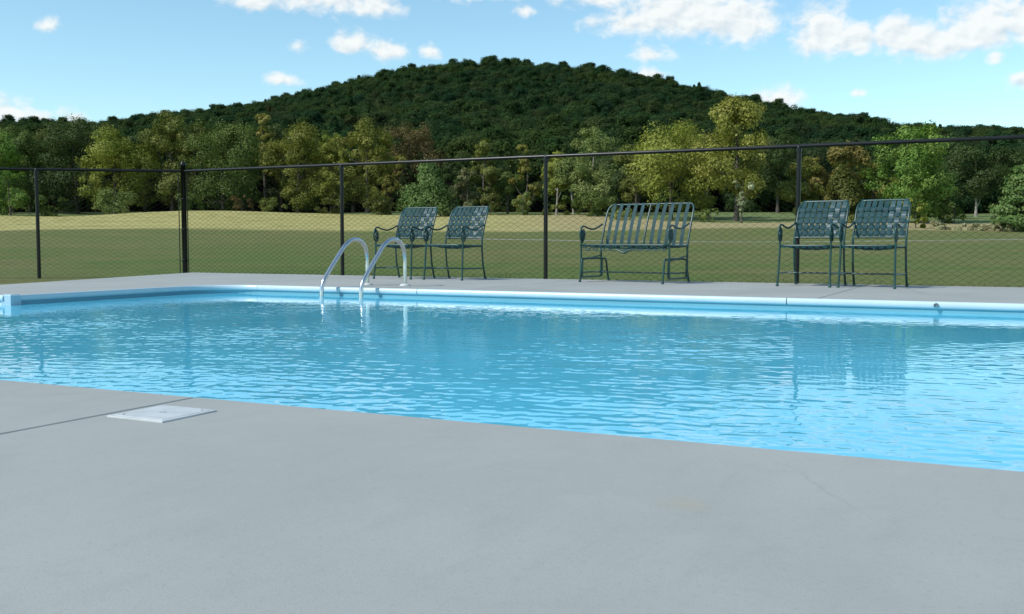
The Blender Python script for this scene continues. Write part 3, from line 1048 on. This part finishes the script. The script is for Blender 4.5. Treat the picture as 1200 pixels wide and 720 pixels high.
# ------------------------------------------------------------------ glider bench
def make_bench():
    root = empty('glider_bench')
    tag(root, 'green two seat glider bench with upright straps between the chairs', 'bench')
    hw_ = 0.55

    def by(z):
        return float(np.interp(z, [0.40, 0.5, 0.65, 0.78, 0.88], [0.215, 0.235, 0.29, 0.345, 0.40]))
    zz = [0.06, 0.2, 0.3, 0.40, 0.5, 0.6, 0.7, 0.79]
    side_ = [(hw_, 0.205 if z <= 0.40 else by(z), z) for z in zz]
    top = [(hw_ - 0.008, by(0.84), 0.842), (hw_ - 0.035, by(0.88), 0.878), (hw_ - 0.085, 0.405, 0.888), (0.2, 0.406, 0.888)]
    pts = side_ + top
    pts = pts + mirror(pts, -1)[::-1]
    MB().tube(smooth_path(pts, 3), TR * 1.05, 8).build('back_frame', M['frame'], root)
    MB().tube(smooth_path([(0, by(z), z) for z in (0.42, 0.5, 0.6, 0.7, 0.8, 0.888)], 3), TR, 8).build('centre_upright', M['frame'], root)
    MB().tube([(-hw_, by(0.42), 0.42), (hw_, by(0.42), 0.42)], TR, 8).build('back_rail', M['frame'], root)
    f = [(hw_ - 0.006, 0.205, 0.405), (hw_ - 0.004, -0.18, 0.412), (hw_ - 0.02, -0.24, 0.416), (hw_ - 0.08, -0.262, 0.418)]
    MB().tube(smooth_path(f + mirror(f, -1)[::-1], 3), TR, 8).build('seat_frame', M['frame'], root)
    MB().tube([(0, -0.26, 0.414), (0, 0.215, 0.41)], TR, 8).build('seat_divider', M['frame'], root)
    for half in (-1, 1):
        for i in range(5):
            x = half * (0.095 + 0.094 * i)
            ps = [(x, by(z) - 0.010, z) for z in np.linspace(0.418, 0.875, 15)] + [(x, 0.400, 0.902), (x, 0.418, 0.893)]
            MB().ribbon(ps, (1, 0, 0), 0.042, 0.003).build('back_strap', M['strap'], root)
            ps = [(x, 0.21 - 0.47 * k / 12, seat_dip(x * 0.4, 0.21 - 0.47 * k / 12, 0.25) + 0.006 * math.cos(math.pi * (k / 2 + i))) for k in range(13)] + [(x, -0.277, 0.414), (x, -0.274, 0.398)]
            MB().ribbon(ps, (1, 0, 0), 0.046, 0.003).build('seat_strap', M['strap'], root)
    for j in range(6):
        y = -0.19 + 0.072 * j
        ps = [(-0.54 + 1.08 * k / 32, y, seat_dip((-0.54 + 1.08 * k / 32) * 0.45, y, 0.25) - 0.006 * math.cos(math.pi * (k * 10 / 32 + j))) for k in range(33)]
        MB().ribbon(ps, (0, 1, 0), 0.044, 0.003).build('seat_strap', M['strap'], root)
    # scalloped apron with a drop in the middle
    ps = [(-0.52 + 1.04 * k / 72, -0.262, 0.385 + 0.016 * math.sin(k / 72 * math.pi * 22)) for k in range(73)]
    ap = MB().tube(ps, 0.0075, 6).build('apron', M['frame'], root)
    MB().tube([(-0.52, -0.262, 0.362), (0.52, -0.262, 0.362)], 0.006, 6).build('apron_rail', M['frame'], ap)
    ps = smooth_path([(-0.10, -0.262, 0.372), (-0.05, -0.262, 0.352), (0, -0.262, 0.335), (0.05, -0.262, 0.352), (0.10, -0.262, 0.372)], 4)
    MB().tube(ps, [0.006 + 0.008 * math.sin(math.pi * i / 16) for i in range(17)], 8).build('apron_drop', M['frame'], ap)
    for s in (-1, 1):
        am = MB().tube(smooth_path([(s * (hw_ + 0.002), y, z) for y, z in scroll(-0.01, 0.0)], 4), TR * 0.9, 8).build('arm', M['frame'], root)
        for dy_, dz_ in ((0.0, 0.0), (0.028, -0.012), (-0.026, -0.010)):
            lf = smooth_path([(s * hw_, -0.225 + dy_ * 0.2, 0.44), (s * hw_, -0.225 + dy_ * 1.2, 0.50), (s * hw_, -0.215 + dy_ * 1.4, 0.56 + dz_), (s * hw_, -0.205 + dy_ * 0.8, 0.605 + dz_)], 4)
            MB().tube(lf, [0.004 + 0.009 * math.sin(math.pi * i / 12) for i in range(13)], 6).build('scroll_leaf', M['frame'], am)
        MB().tube(smooth_path([(s * hw_, -0.25, 0.46), (s * hw_, -0.25, 0.30), (s * hw_, -0.25, 0.06)], 3), TR, 8).build('front_hanger', M['frame'], root)
        MB().tube([(s * hw_, -0.25, 0.055), (s * hw_, 0.205, 0.055)], TR * 0.9, 8).build('glide_bar', M['frame'], root)
        MB().tube([(s * hw_, -0.25, 0.245), (s * hw_, 0.205, 0.30)], TR * 0.7, 8).build('side_brace', M['frame'], root)
        # fixed base the seat swings in
        xb = s * (hw_ - 0.035)
        base = smooth_path([(xb, -0.335, 0.0), (xb, -0.315, 0.13), (xb, -0.295, 0.235), (xb, -0.255, 0.262), (xb, 0.0, 0.266), (xb, 0.215, 0.262), (xb, 0.262, 0.235), (xb, 0.29, 0.12), (xb, 0.325, 0.0)], 4)
        bs = MB().tube(base, TR, 8).build('base_frame', M['frame'], root)
        MB().tube([(xb, -0.318, 0.11), (xb, 0.292, 0.11)], TR * 0.75, 8).build('base_bar', M['frame'], bs)
        for y in (-0.335, 0.325):
            MB().lathe([(0.016, 0.0), (0.016, 0.018), (0.012, 0.026)], 10, (xb, y, 0.0)).build('foot', M['frame'], bs)
        for y in (-0.25, 0.205):
            MB().tube([(s * (hw_ - 0.018), y + 0.01, 0.258), (s * (hw_ - 0.018), y, 0.058)], 0.006, 6).build('glide_link', M['frame'], bs)
    MB().tube([(-hw_ + 0.035, -0.01, 0.11), (hw_ - 0.035, -0.01, 0.11)], TR * 0.75, 8).build('cross_stretcher', M['frame'], root)
    return root


bench = make_bench()
bench.location = (-3.93, 10.95, 0)
bench.rotation_euler = (0, 0, R(-8))

# ------------------------------------------------------------------ trees
LEAF_GAIN = (1.42, 1.48, 1.3)
LEAF = {
    'bright': (0.095, 0.160, 0.026), 'mid': (0.070, 0.100, 0.020), 'dark': (0.036, 0.058, 0.014), 'yellowgreen': (0.160, 0.175, 0.028),
    'olive': (0.105, 0.120, 0.024), 'yellow': (0.190, 0.175, 0.038), 'bronze': (0.150, 0.125, 0.030), 'yellowdark': (0.125, 0.130, 0.022),
    'rust': (0.095, 0.070, 0.024), 'pine': (0.085, 0.135, 0.036), 'greyolive': (0.130, 0.130, 0.060), 'pale': (0.135, 0.165, 0.050),
    'gold': (0.185, 0.185, 0.036), 'palest': (0.24, 0.26, 0.16), 'olivedark': (0.075, 0.084, 0.017), 'palegreen': (0.14, 0.17, 0.05),
    'greygreen': (0.090, 0.110, 0.040), 'dry': (0.27, 0.25, 0.15),
}


def leaf_quads(rng, c, nrm, size):
    """rhombic leaf sprays: centre, facing, size"""
    n = len(c)
    up = rng.normal(size=(n, 3))
    t = np.cross(nrm, up)
    t /= np.linalg.norm(t, axis=1, keepdims=True) + 1e-9
    b = np.cross(nrm, t)
    s = size[:, None]
    wdt = s * rng.uniform(0.35, 0.7, (n, 1))
    droop = np.zeros((n, 3))
    droop[:, 2] = -0.15
    v = np.stack([c - t * s, c - b * wdt + nrm * s * 0.12, c + t * s + droop * s, c + b * wdt + nrm * s * 0.12], 1)
    f = np.arange(n * 4).reshape(n, 4)
    return v.reshape(-1, 3), f


def envelope(shape, t):
    if shape == 'round':
        return np.clip(np.sin(np.pi * np.clip(t * 0.93 + 0.05, 0, 1)), 0, 1) ** 0.55
    if shape == 'oval':
        return np.clip(np.sin(np.pi * np.clip(t * 0.9 + 0.06, 0, 1) ** 0.85), 0, 1) ** 0.75
    if shape == 'column':
        return np.clip(np.sin(np.pi * np.clip(t * 0.9 + 0.08, 0, 1) ** 0.9), 0, 1) ** 0.5
    if shape in ('cone', 'layer'):
        return np.clip((1.04 - t) ** 0.8, 0, 1) * np.clip(t * 8 + 0.55, 0, 1)
    return np.ones_like(t)


def crown_data(rng, H, W, shape, bare, npuff, nleaf, lsize, scatter=0.35, soft=1.0):
    zb = H * bare
    ch = H - zb
    conif = shape in ('cone', 'layer')
    if conif:
        t = (np.arange(npuff) + rng.uniform(0, 1, npuff)) / npuff
        rng.shuffle(t)
        t = 0.03 + t * 0.94
        if shape == 'layer':
            t = np.round(t * 6) / 6 * 0.95 + rng.normal(0, 0.012, npuff)
        a = np.arange(npuff) * 2.39996 + rng.normal(0, 0.5, npuff)
        pr = W * (0.125 if shape == 'layer' else 0.10) * rng.uniform(0.7, 1.5, npuff)
        er = envelope(shape, t) * W / 2
        pr = np.minimum(pr, er * 0.75 + 0.036 * W)
        rad = np.clip(er - pr * 0.8, 0, None) * np.sqrt(rng.uniform(0.25, 1.0, npuff)) * rng.uniform(0.86, 1.12, npuff)
        pc = np.stack([rad * np.cos(a), rad * np.sin(a), zb + t * ch], 1)
        lobe_dir = np.stack([np.cos(a), np.sin(a), np.full(npuff, 0.4)], 1)
    else:
        # big boughs first, each carrying its own clumps of foliage
        nl = max(6, npuff // 9)
        lt = 0.10 + 0.84 * (np.arange(nl) + rng.uniform(0, 1, nl)) / nl
        la = np.arange(nl) * 2.39996 + rng.normal(0, 0.6, nl) + rng.uniform(0, 6.28)
        ler = envelope(shape, lt) * W / 2
        lr = np.minimum(W * rng.uniform(0.15, 0.29, nl), ler * 0.9 + 0.03 * W)
        lrad = np.clip(ler - lr * 0.75, 0, None) * rng.uniform(0.55, 1.2, nl)
        lc = np.stack([lrad * np.cos(la), lrad * np.sin(la), zb + lt * ch], 1)
        lc[:, 2] = np.minimum(lc[:, 2], H - lr * 0.8)
        li = rng.choice(nl, npuff, p=lr ** 2 / (lr ** 2).sum())
        ld = rng.normal(size=(npuff, 3))
        ld[:, 2] += 0.25
        ld /= np.linalg.norm(ld, axis=1, keepdims=True)
        pr = lr[li] * rng.uniform(0.28, 0.52, npuff) * soft
        pc = lc[li] + ld * (lr[li] * rng.uniform(0.55, 0.95, npuff) / soft)[:, None] * np.array([1, 1, 0.85])
        lobe_dir = ld
    pc[:, 2] = np.minimum(pc[:, 2], H - pr * 0.4)
    pc[:, 2] = np.maximum(pc[:, 2], zb + pr * 0.4)
    wts = pr ** 2
    idx = rng.choice(npuff, nleaf, p=wts / wts.sum())
    dirv = rng.normal(size=(nleaf, 3))
    dirv /= np.linalg.norm(dirv, axis=1, keepdims=True)
    rr = rng.uniform(0.45, 1.0, nleaf) ** 0.6 * (1 + 0.16 * rng.normal(size=nleaf))
    flat = np.array([1, 1, 0.55 if shape == 'layer' else 0.82])
    c = pc[idx] + dirv * (pr[idx] * rr)[:, None] * flat
    nrm = dirv * 0.6 + lobe_dir[idx] * 0.6 + scatter * rng.normal(size=(nleaf, 3)) + np.array([0, 0, 0.35])
    nrm /= np.linalg.norm(nrm, axis=1, keepdims=True)
    size = lsize * rng.uniform(0.6, 1.35, nleaf)
    ptint = rng.uniform(0, 1, npuff)
    tint = np.clip(0.5 * ptint[idx] + 0.5 * rng.uniform(0, 1, nleaf), 0, 1)
    v, f = leaf_quads(rng, c, nrm, size)
    v[:, 2] = np.maximum(v[:, 2], 0.02)
    return v, f, tint, pc, pr


def make_tree(u, d, H, W, shape, ckey, bare, label, idx, cat='tree', name='tree'):
    rng = np.random.default_rng(100 + idx)
    x, y = to_world(u, d)
    z = float(terrain(np.array([x]), np.array([y]))[0])
    root = empty(name, (x, y, z - 0.05), rng.uniform(0, 6.28))
    big = cat == 'tree'
    npuff = int(np.clip(W * H * (0.9 if big else 1.2), 14, 160))
    nleaf = int(np.clip(W * H * 190, 1200, 19000)) if big else int(np.clip(W * H * 90, 500, 4000))
    if shape == 'layer':
        nleaf, npuff = 11000, 90
    if ckey == 'palest':
        nleaf = 1300
    if ckey == 'dry':
        nleaf = 1500
    v, f, tint, pc, pr = crown_data(rng, H, W, shape, bare, npuff, nleaf, 0.148 if big else (0.10 if ckey == 'dry' else 0.15))
    cr = raw_mesh('crown', v, f, M['leaf'], root, tint=tint)
    cr.color = (*[c_ * g_ for c_, g_ in zip(LEAF[ckey], LEAF_GAIN)], 1)
    # trunk with limbs reaching into the crown
    bark = M['pale_bark'] if ('pale' in label and 'trunk' in label) or 'leaning' in label or ckey == 'pale' else M['bark']
    r0 = max(0.035, 0.020 * H)
    lean = 0.14 * H if 'leaning' in label else 0.03 * H
    la = rng.uniform(0, 6.28)
    tp = [(lean * math.cos(la) * s ** 1.4 + 0.1 * r0 * rng.normal(), lean * math.sin(la) * s ** 1.4 + 0.1 * r0 * rng.normal(), H * 0.86 * s) for s in np.linspace(0, 1, 9)]
    MB().tube(tp, [r0 * (1.35 if i == 0 else 1) * (1 - 0.88 * i / 8) for i in range(9)], 8).build('trunk', bark, root)
    order = np.argsort(-pr)[:9 if big else 4]
    mb = MB()
    for k in order:
        p = pc[k]
        zz = max(0.12 * H, p[2] - 0.25 * H)
        s = min(1.0, zz / (H * 0.86))
        st = Vector((lean * math.cos(la) * s ** 1.4, lean * math.sin(la) * s ** 1.4, zz))
        en = Vector(p)
        mid = (st + en) / 2 + Vector((0, 0, -0.04 * H))
        rr = r0 * (1 - 0.8 * s) * 0.5
        mb.tube([st, mid, en], [rr, rr * 0.65, rr * 0.25], 5)
    mb.build('limbs', bark, root)
    tag(root, label, cat, 'trees along the edge of the field' if big else 'bushes along the edge of the field')
    return root


TREES = [  # metres right of the view axis, metres away, height, crown width, shape, colour, bare trunk share, label
    (-80.1, 158, 12.0, 10.5, 'round', 'bright', 0.05, 'bright green tree cut off by the left edge of the picture'),
    (-77.7, 166, 12.7, 9.8, 'round', 'mid', 0.05, 'mid green tree behind the bright bush left of the leftmost fence post'),
    (-67.7, 160, 14.9, 12.8, 'round', 'dark', 0.05, 'tall dark green tree right of the leftmost fence post'),
    (-59.8, 155, 13.2, 11.2, 'oval', 'yellowgreen', 0.06, 'yellow green tree with an orange tip, left of the corner post'),
    (-59.9, 168, 13.7, 8.9, 'round', 'dark', 0.05, 'dark green tree in shade between the orange tipped and the olive tree'),
    (-51.9, 157, 15.7, 9.8, 'oval', 'olive', 0.05, 'tall olive tree rising straight above the fence corner post'),
    (-43.9, 156, 14.2, 13.0, 'round', 'mid', 0.05, 'broad mid green tree just right of the fence corner post'),
    (-40.8, 170, 16.4, 4.8, 'column', 'yellow', 0.20, 'thin yellowish spire of a tree standing above its neighbours'),
    (-32.3, 155, 13.2, 10.6, 'round', 'yellowdark', 0.06, 'olive tree halfway between the corner post and the next post'),
    (-29.0, 168, 13.0, 8.3, 'round', 'yellowgreen', 0.10, 'small yellow green tree behind the post by the pool ladder'),
    (-22.1, 157, 14.1, 10.4, 'oval', 'yellowdark', 0.06, 'tall green tree with a yellow top just right of the post by the ladder'),
    (-19.9, 168, 11.4, 5.4, 'round', 'yellow', 0.10, 'small pale yellow tree left of the rust brown tree'),
    (-17.5, 178, 15.5, 12.2, 'round', 'rust', 0.05, 'rust brown tree standing back at the foot of the hill'),
    (-11.4, 140, 7.4, 10.4, 'cone', 'pine', 0.03, 'pale green cone shaped pine above the left pair of chairs'),
    (-6.5, 150, 6.9, 4.8, 'round', 'greyolive', 0.05, 'greyish olive small tree right of the cone shaped pine'),
    (-4.4, 156, 11.5, 5.9, 'oval', 'olive', 0.05, 'narrow olive tree between the pine and the middle fence post'),
    (-0.7, 158, 8.8, 6.9, 'round', 'mid', 0.03, 'low dark green tree left of the narrow yellow tree'),
    (2.2, 153, 10.7, 4.9, 'column', 'yellow', 0.05, 'narrow yellow leaved tree just left of the middle fence post'),
    (6.4, 148, 8.9, 6.5, 'oval', 'yellowgreen', 0.25, 'yellow green tree with a bare leaning trunk right of the middle fence post'),
    (11.1, 142, 12.1, 9.4, 'oval', 'pale', 0.12, 'pale silvery green tree between the middle fence post and the bench'),
    (19.8, 128, 11.9, 13.6, 'round', 'yellowgreen', 0.12, 'broad yellow green tree behind the glider bench'),
    (26.2, 120, 14.6, 10.0, 'oval', 'gold', 0.20, 'tallest tree, golden topped, right of the broad tree behind the bench'),
    (25.0, 112, 5.3, 2.9, 'oval', 'palest', 0.25, 'slim pale sapling below the tallest golden tree'),
    (35.1, 124, 7.5, 6.1, 'oval', 'yellowdark', 0.05, 'olive tree behind the fence post left of the right chairs'),
    (41.6, 130, 9.5, 8.6, 'round', 'bronze', 0.15, 'brownish yellow tree behind the right pair of chairs'),
    (35.9, 112, 6.2, 7.0, 'cone', 'olivedark', 0.02, 'olive dome shaped evergreen right behind the right pair of chairs'),
    (43.7, 114, 10.5, 10.0, 'round', 'bright', 0.08, 'bright green round tree behind the rightmost chair'),
    (63.2, 140, 9.6, 11.2, 'round', 'dark', 0.30, 'dark tree with a pale bare trunk near the right edge'),
    (46.9, 95, 6.1, 6.9, 'layer', 'pine', 0.04, 'layered green pine cut off by the right edge of the picture'),
    (17.2, 165, 10.2, 9.4, 'round', 'dark', 0.20, 'dark tree in shade between the silvery tree and the broad tree'),
    (41.3, 160, 12.1, 10.6, 'round', 'dark', 0.25, 'dark tree in shade right of the tallest golden tree'),
    (-83.4, 172, 14.2, 9.8, 'round', 'mid', 0.05, 'mid green crown filling the gap behind the bright bush at the left edge'),
    (-77.4, 174, 14.4, 9.9, 'round', 'olivedark', 0.05, 'dark olive tree behind the leftmost fence post'),
    (-69.8, 173, 14.7, 9.2, 'round', 'mid', 0.05, 'green crown showing between the tall dark tree and the orange tipped tree'),
    (-52.7, 172, 14.8, 9.5, 'round', 'olivedark', 0.05, 'dark olive crown showing just right of the corner post top'),
    (-43.3, 172, 14.2, 9.2, 'oval', 'mid', 0.05, 'mid green crown left of the thin yellowish spire'),
    (-38.9, 173, 14.7, 8.2, 'round', 'greygreen', 0.05, 'grey green crown right of the thin yellowish spire'),
    (-32.5, 174, 13.9, 7.9, 'round', 'mid', 0.05, 'green crown left of the post by the pool ladder, behind its neighbours'),
    (-26.7, 173, 14.0, 7.2, 'oval', 'bronze', 0.05, 'golden bronze crown just right of the post by the pool ladder'),
    (-9.6, 165, 8.0, 6.3, 'round', 'dark', 0.05, 'small dark tree just right of the cone shaped pine'),
    (9.6, 160, 8.6, 6.7, 'round', 'mid', 0.05, 'green tree between the leaning trunk and the silvery tree'),
    (18.1, 150, 10.8, 7.1, 'oval', 'olive', 0.15, 'olive tree on the left flank of the broad tree behind the bench'),
    (25.1, 132, 10.6, 6.5, 'oval', 'yellowgreen', 0.12, 'yellow green crown between the broad tree and the tallest golden tree'),
    (46.2, 132, 8.0, 7.0, 'oval', 'yellowdark', 0.10, 'olive green tree left of the bright green round tree'),
    (52.5, 126, 6.5, 5.7, 'round', 'mid', 0.08, 'green tree on the right flank of the bright green round tree'),
]
SHRUBS = [
    (-73.2, 150, 7.0, 7.0, 'bright', 'bright green bush at the left edge below the trees'),
    (-68.0, 151, 3.0, 5.5, 'mid', 'green bush at the edge of the dry grass by the leftmost fence post'),
    (-58.1, 150, 3.8, 7.5, 'pale', 'pale green bush under the orange tipped tree'),
    (-47.2, 150, 3.0, 5.5, 'mid', 'green bush at the foot of the tree behind the corner post'),
    (-38.9, 148, 2.5, 3.7, 'rust', 'brownish bush under the broad tree right of the corner post'),
    (-35.2, 150, 2.5, 5.5, 'olive', 'olive bush under the olive tree halfway to the next post'),
    (-26.5, 150, 3.0, 6.2, 'olivedark', 'dark olive bush left of the post by the ladder'),
    (-19.1, 150, 3.0, 6.5, 'olivedark', 'dark olive bush behind the left pair of chairs'),
    (1.5, 146, 3.8, 3.9, 'pale', 'pale narrow bush left of the middle fence post'),
    (11.5, 138, 3.3, 6.9, 'mid', 'green bush under the pale silvery tree'),
    (13.7, 128, 1.5, 4.9, 'palegreen', 'low light green bush left of the bench back'),
    (23.0, 120, 1.6, 4.0, 'palegreen', 'low light green bush at the right end of the bench'),
    (39.3, 100, 3.5, 2.8, 'yellowgreen', 'upright yellow green shrub right of the rightmost chair back'),
    (48.2, 112, 2.7, 3.9, 'mid', 'low green bush right of the upright shrub'),
    (41.2, 98, 0.9, 3.3, 'dry', 'pale dry brush just right of the upright shrub'),
    (43.6, 97, 0.7, 3.2, 'dry', 'pale dry brush in the middle of the brush strip at right'),
    (45.4, 95, 0.9, 2.9, 'dry', 'pale dry brush beside the pine at the right edge'),
    (32.2, 112, 2.5, 3.4, 'pale', 'pale thin bush left of the right pair of chairs'),
    (6.1, 146, 1.8, 4.9, 'olive', 'olive bush at the foot of the leaning trunk'),
    (-3.1, 148, 3.3, 4.9, 'olivedark', 'dark olive bush right of the left pair of chairs'),
]

for i, (u, d, H, W, shape, ck, bare, lab) in enumerate(TREES):
    make_tree(u, d, H, W, shape, ck, bare, lab, i)
for i, (u, d, H, W, ck, lab) in enumerate(SHRUBS):
    make_tree(u, d, H, W, 'round', ck, 0.0, lab, 200 + i, 'bush', 'bush')

# ------------------------------------------------------------------ the wood on the hill: one mass
src = bpy.data.collections.new('forest_crowns')
rng = np.random.default_rng(77)
for k in range(7):
    shape = ['round', 'oval', 'round', 'oval', 'round', 'column', 'cone'][k]
    Wk = [12.5, 11.0, 13.5, 9.5, 11.5, 8.0, 7.0][k]
    Hk = [11.5, 12.5, 11.5, 13, 12, 13, 13.5][k]
    v, f, tint, pc, pr = crown_data(rng, Hk, Wk, shape, 0.12, 95, 7000, 0.27, 0.2, 1.1)
    o = raw_mesh('forest_crown', v, f, M['forest'], tint=tint)
    COL.objects.unlink(o)
    src.objects.link(o)
pts, scl, rot, idx = [], [], [], []
sp = 6.0
for d in np.arange(176, 592, sp * 0.9):
    n = int(2 * 0.64 * d / sp)
    u = (np.linspace(-0.64, 0.64, n) * d) + rng.uniform(-2.6, 2.6, n)
    dj = d + rng.uniform(-2.8, 2.8, n)
    keep = rng.uniform(size=n) < 0.96
    u, dj = u[keep], dj[keep]
    x, y = to_world(u, dj)
    z = hill_height(u, dj) - 0.8
    pts.append(np.stack([x, y, z], 1))
pts = np.concatenate(pts)
n = len(pts)
scl = np.clip(rng.lognormal(-0.06, 0.17, n), 0.6, 1.12)
rot = rng.uniform(0, 6.28, n)
me = bpy.data.meshes.new('hillside_wood')
me.vertices.add(n)
me.vertices.foreach_set('co', pts.astype(np.float32).ravel())
for nm, arr in (('scl', scl), ('rot', rot)):
    at = me.attributes.new(nm, 'FLOAT', 'POINT')
    at.data.foreach_set('value', arr.astype(np.float32))
at = me.attributes.new('pick', 'INT', 'POINT')
at.data.foreach_set('value', rng.choice(7, n, p=[.23, .18, .22, .16, .17, .02, .02]).astype(np.int32))
wood = link(bpy.data.objects.new('hillside_wood', me))
tag(wood, 'dense dark green wood covering the whole hill', 'forest', kind='stuff')
ng = bpy.data.node_groups.new('scatter_crowns', 'GeometryNodeTree')
ng.interface.new_socket('Geometry', in_out='INPUT', socket_type='NodeSocketGeometry')
ng.interface.new_socket('Geometry', in_out='OUTPUT', socket_type='NodeSocketGeometry')
gi, go = ng.nodes.new('NodeGroupInput'), ng.nodes.new('NodeGroupOutput')
ci = ng.nodes.new('GeometryNodeCollectionInfo')
ci.inputs['Collection'].default_value = src
ci.inputs['Separate Children'].default_value = True
ci.inputs['Reset Children'].default_value = True
ip = ng.nodes.new('GeometryNodeInstanceOnPoints')
ip.inputs['Pick Instance'].default_value = True


def attr(nm, ty):
    a_ = ng.nodes.new('GeometryNodeInputNamedAttribute')
    a_.data_type = ty
    a_.inputs['Name'].default_value = nm
    return a_.outputs['Attribute']


cx_ = ng.nodes.new('ShaderNodeCombineXYZ')
ng.links.new(attr('rot', 'FLOAT'), cx_.inputs[2])
ng.links.new(gi.outputs[0], ip.inputs['Points'])
ng.links.new(ci.outputs[0], ip.inputs['Instance'])
ng.links.new(attr('pick', 'INT'), ip.inputs['Instance Index'])
ng.links.new(cx_.outputs[0], ip.inputs['Rotation'])
ng.links.new(attr('scl', 'FLOAT'), ip.inputs['Scale'])
ng.links.new(ip.outputs[0], go.inputs[0])
md = wood.modifiers.new('scatter', 'NODES')
md.node_group = ng

# ------------------------------------------------------------------ grass blades standing along the deck and under the fence
rng = np.random.default_rng(9)
nb = 26000
bx = rng.uniform(-13, 6, nb)
by_ = DECK_Y1 + 0.01 + rng.exponential(0.55, nb)
bx = np.where(rng.uniform(size=nb) < 0.25, rng.uniform(-13.6, -10.2, nb), bx)
ly = rng.uniform(7.2, 12.5, nb)
on_left = bx < -10.0
by_ = np.where(on_left & (rng.uniform(size=nb) < 0.6), ly, by_)
edge_x = -9.6 - (by_ - 6.8) * 0.31
ok = (by_ > DECK_Y1 + 0.005) & (bx > -11.3)
bx, by_ = bx[ok], by_[ok]
nb = len(bx)
bz = terrain(bx, by_)
h = rng.uniform(0.025, 0.06, nb)
a = rng.uniform(0, 6.28, nb)
wd = 0.004
ca, sa = np.cos(a), np.sin(a)
ln = rng.uniform(0.0, 0.05, nb)
v = np.stack([np.stack([bx - ca * wd, by_ - sa * wd, bz], 1), np.stack([bx + ca * wd, by_ + sa * wd, bz], 1),
              np.stack([bx - sa * ln, by_ + ca * ln, bz + h], 1)], 1).reshape(-1, 3)
gr = raw_mesh('grass_fringe', v, np.arange(nb * 3).reshape(nb, 3), M['blade'])
tag(gr, 'short grass growing along the deck edge under the fence', 'grass', kind='stuff')
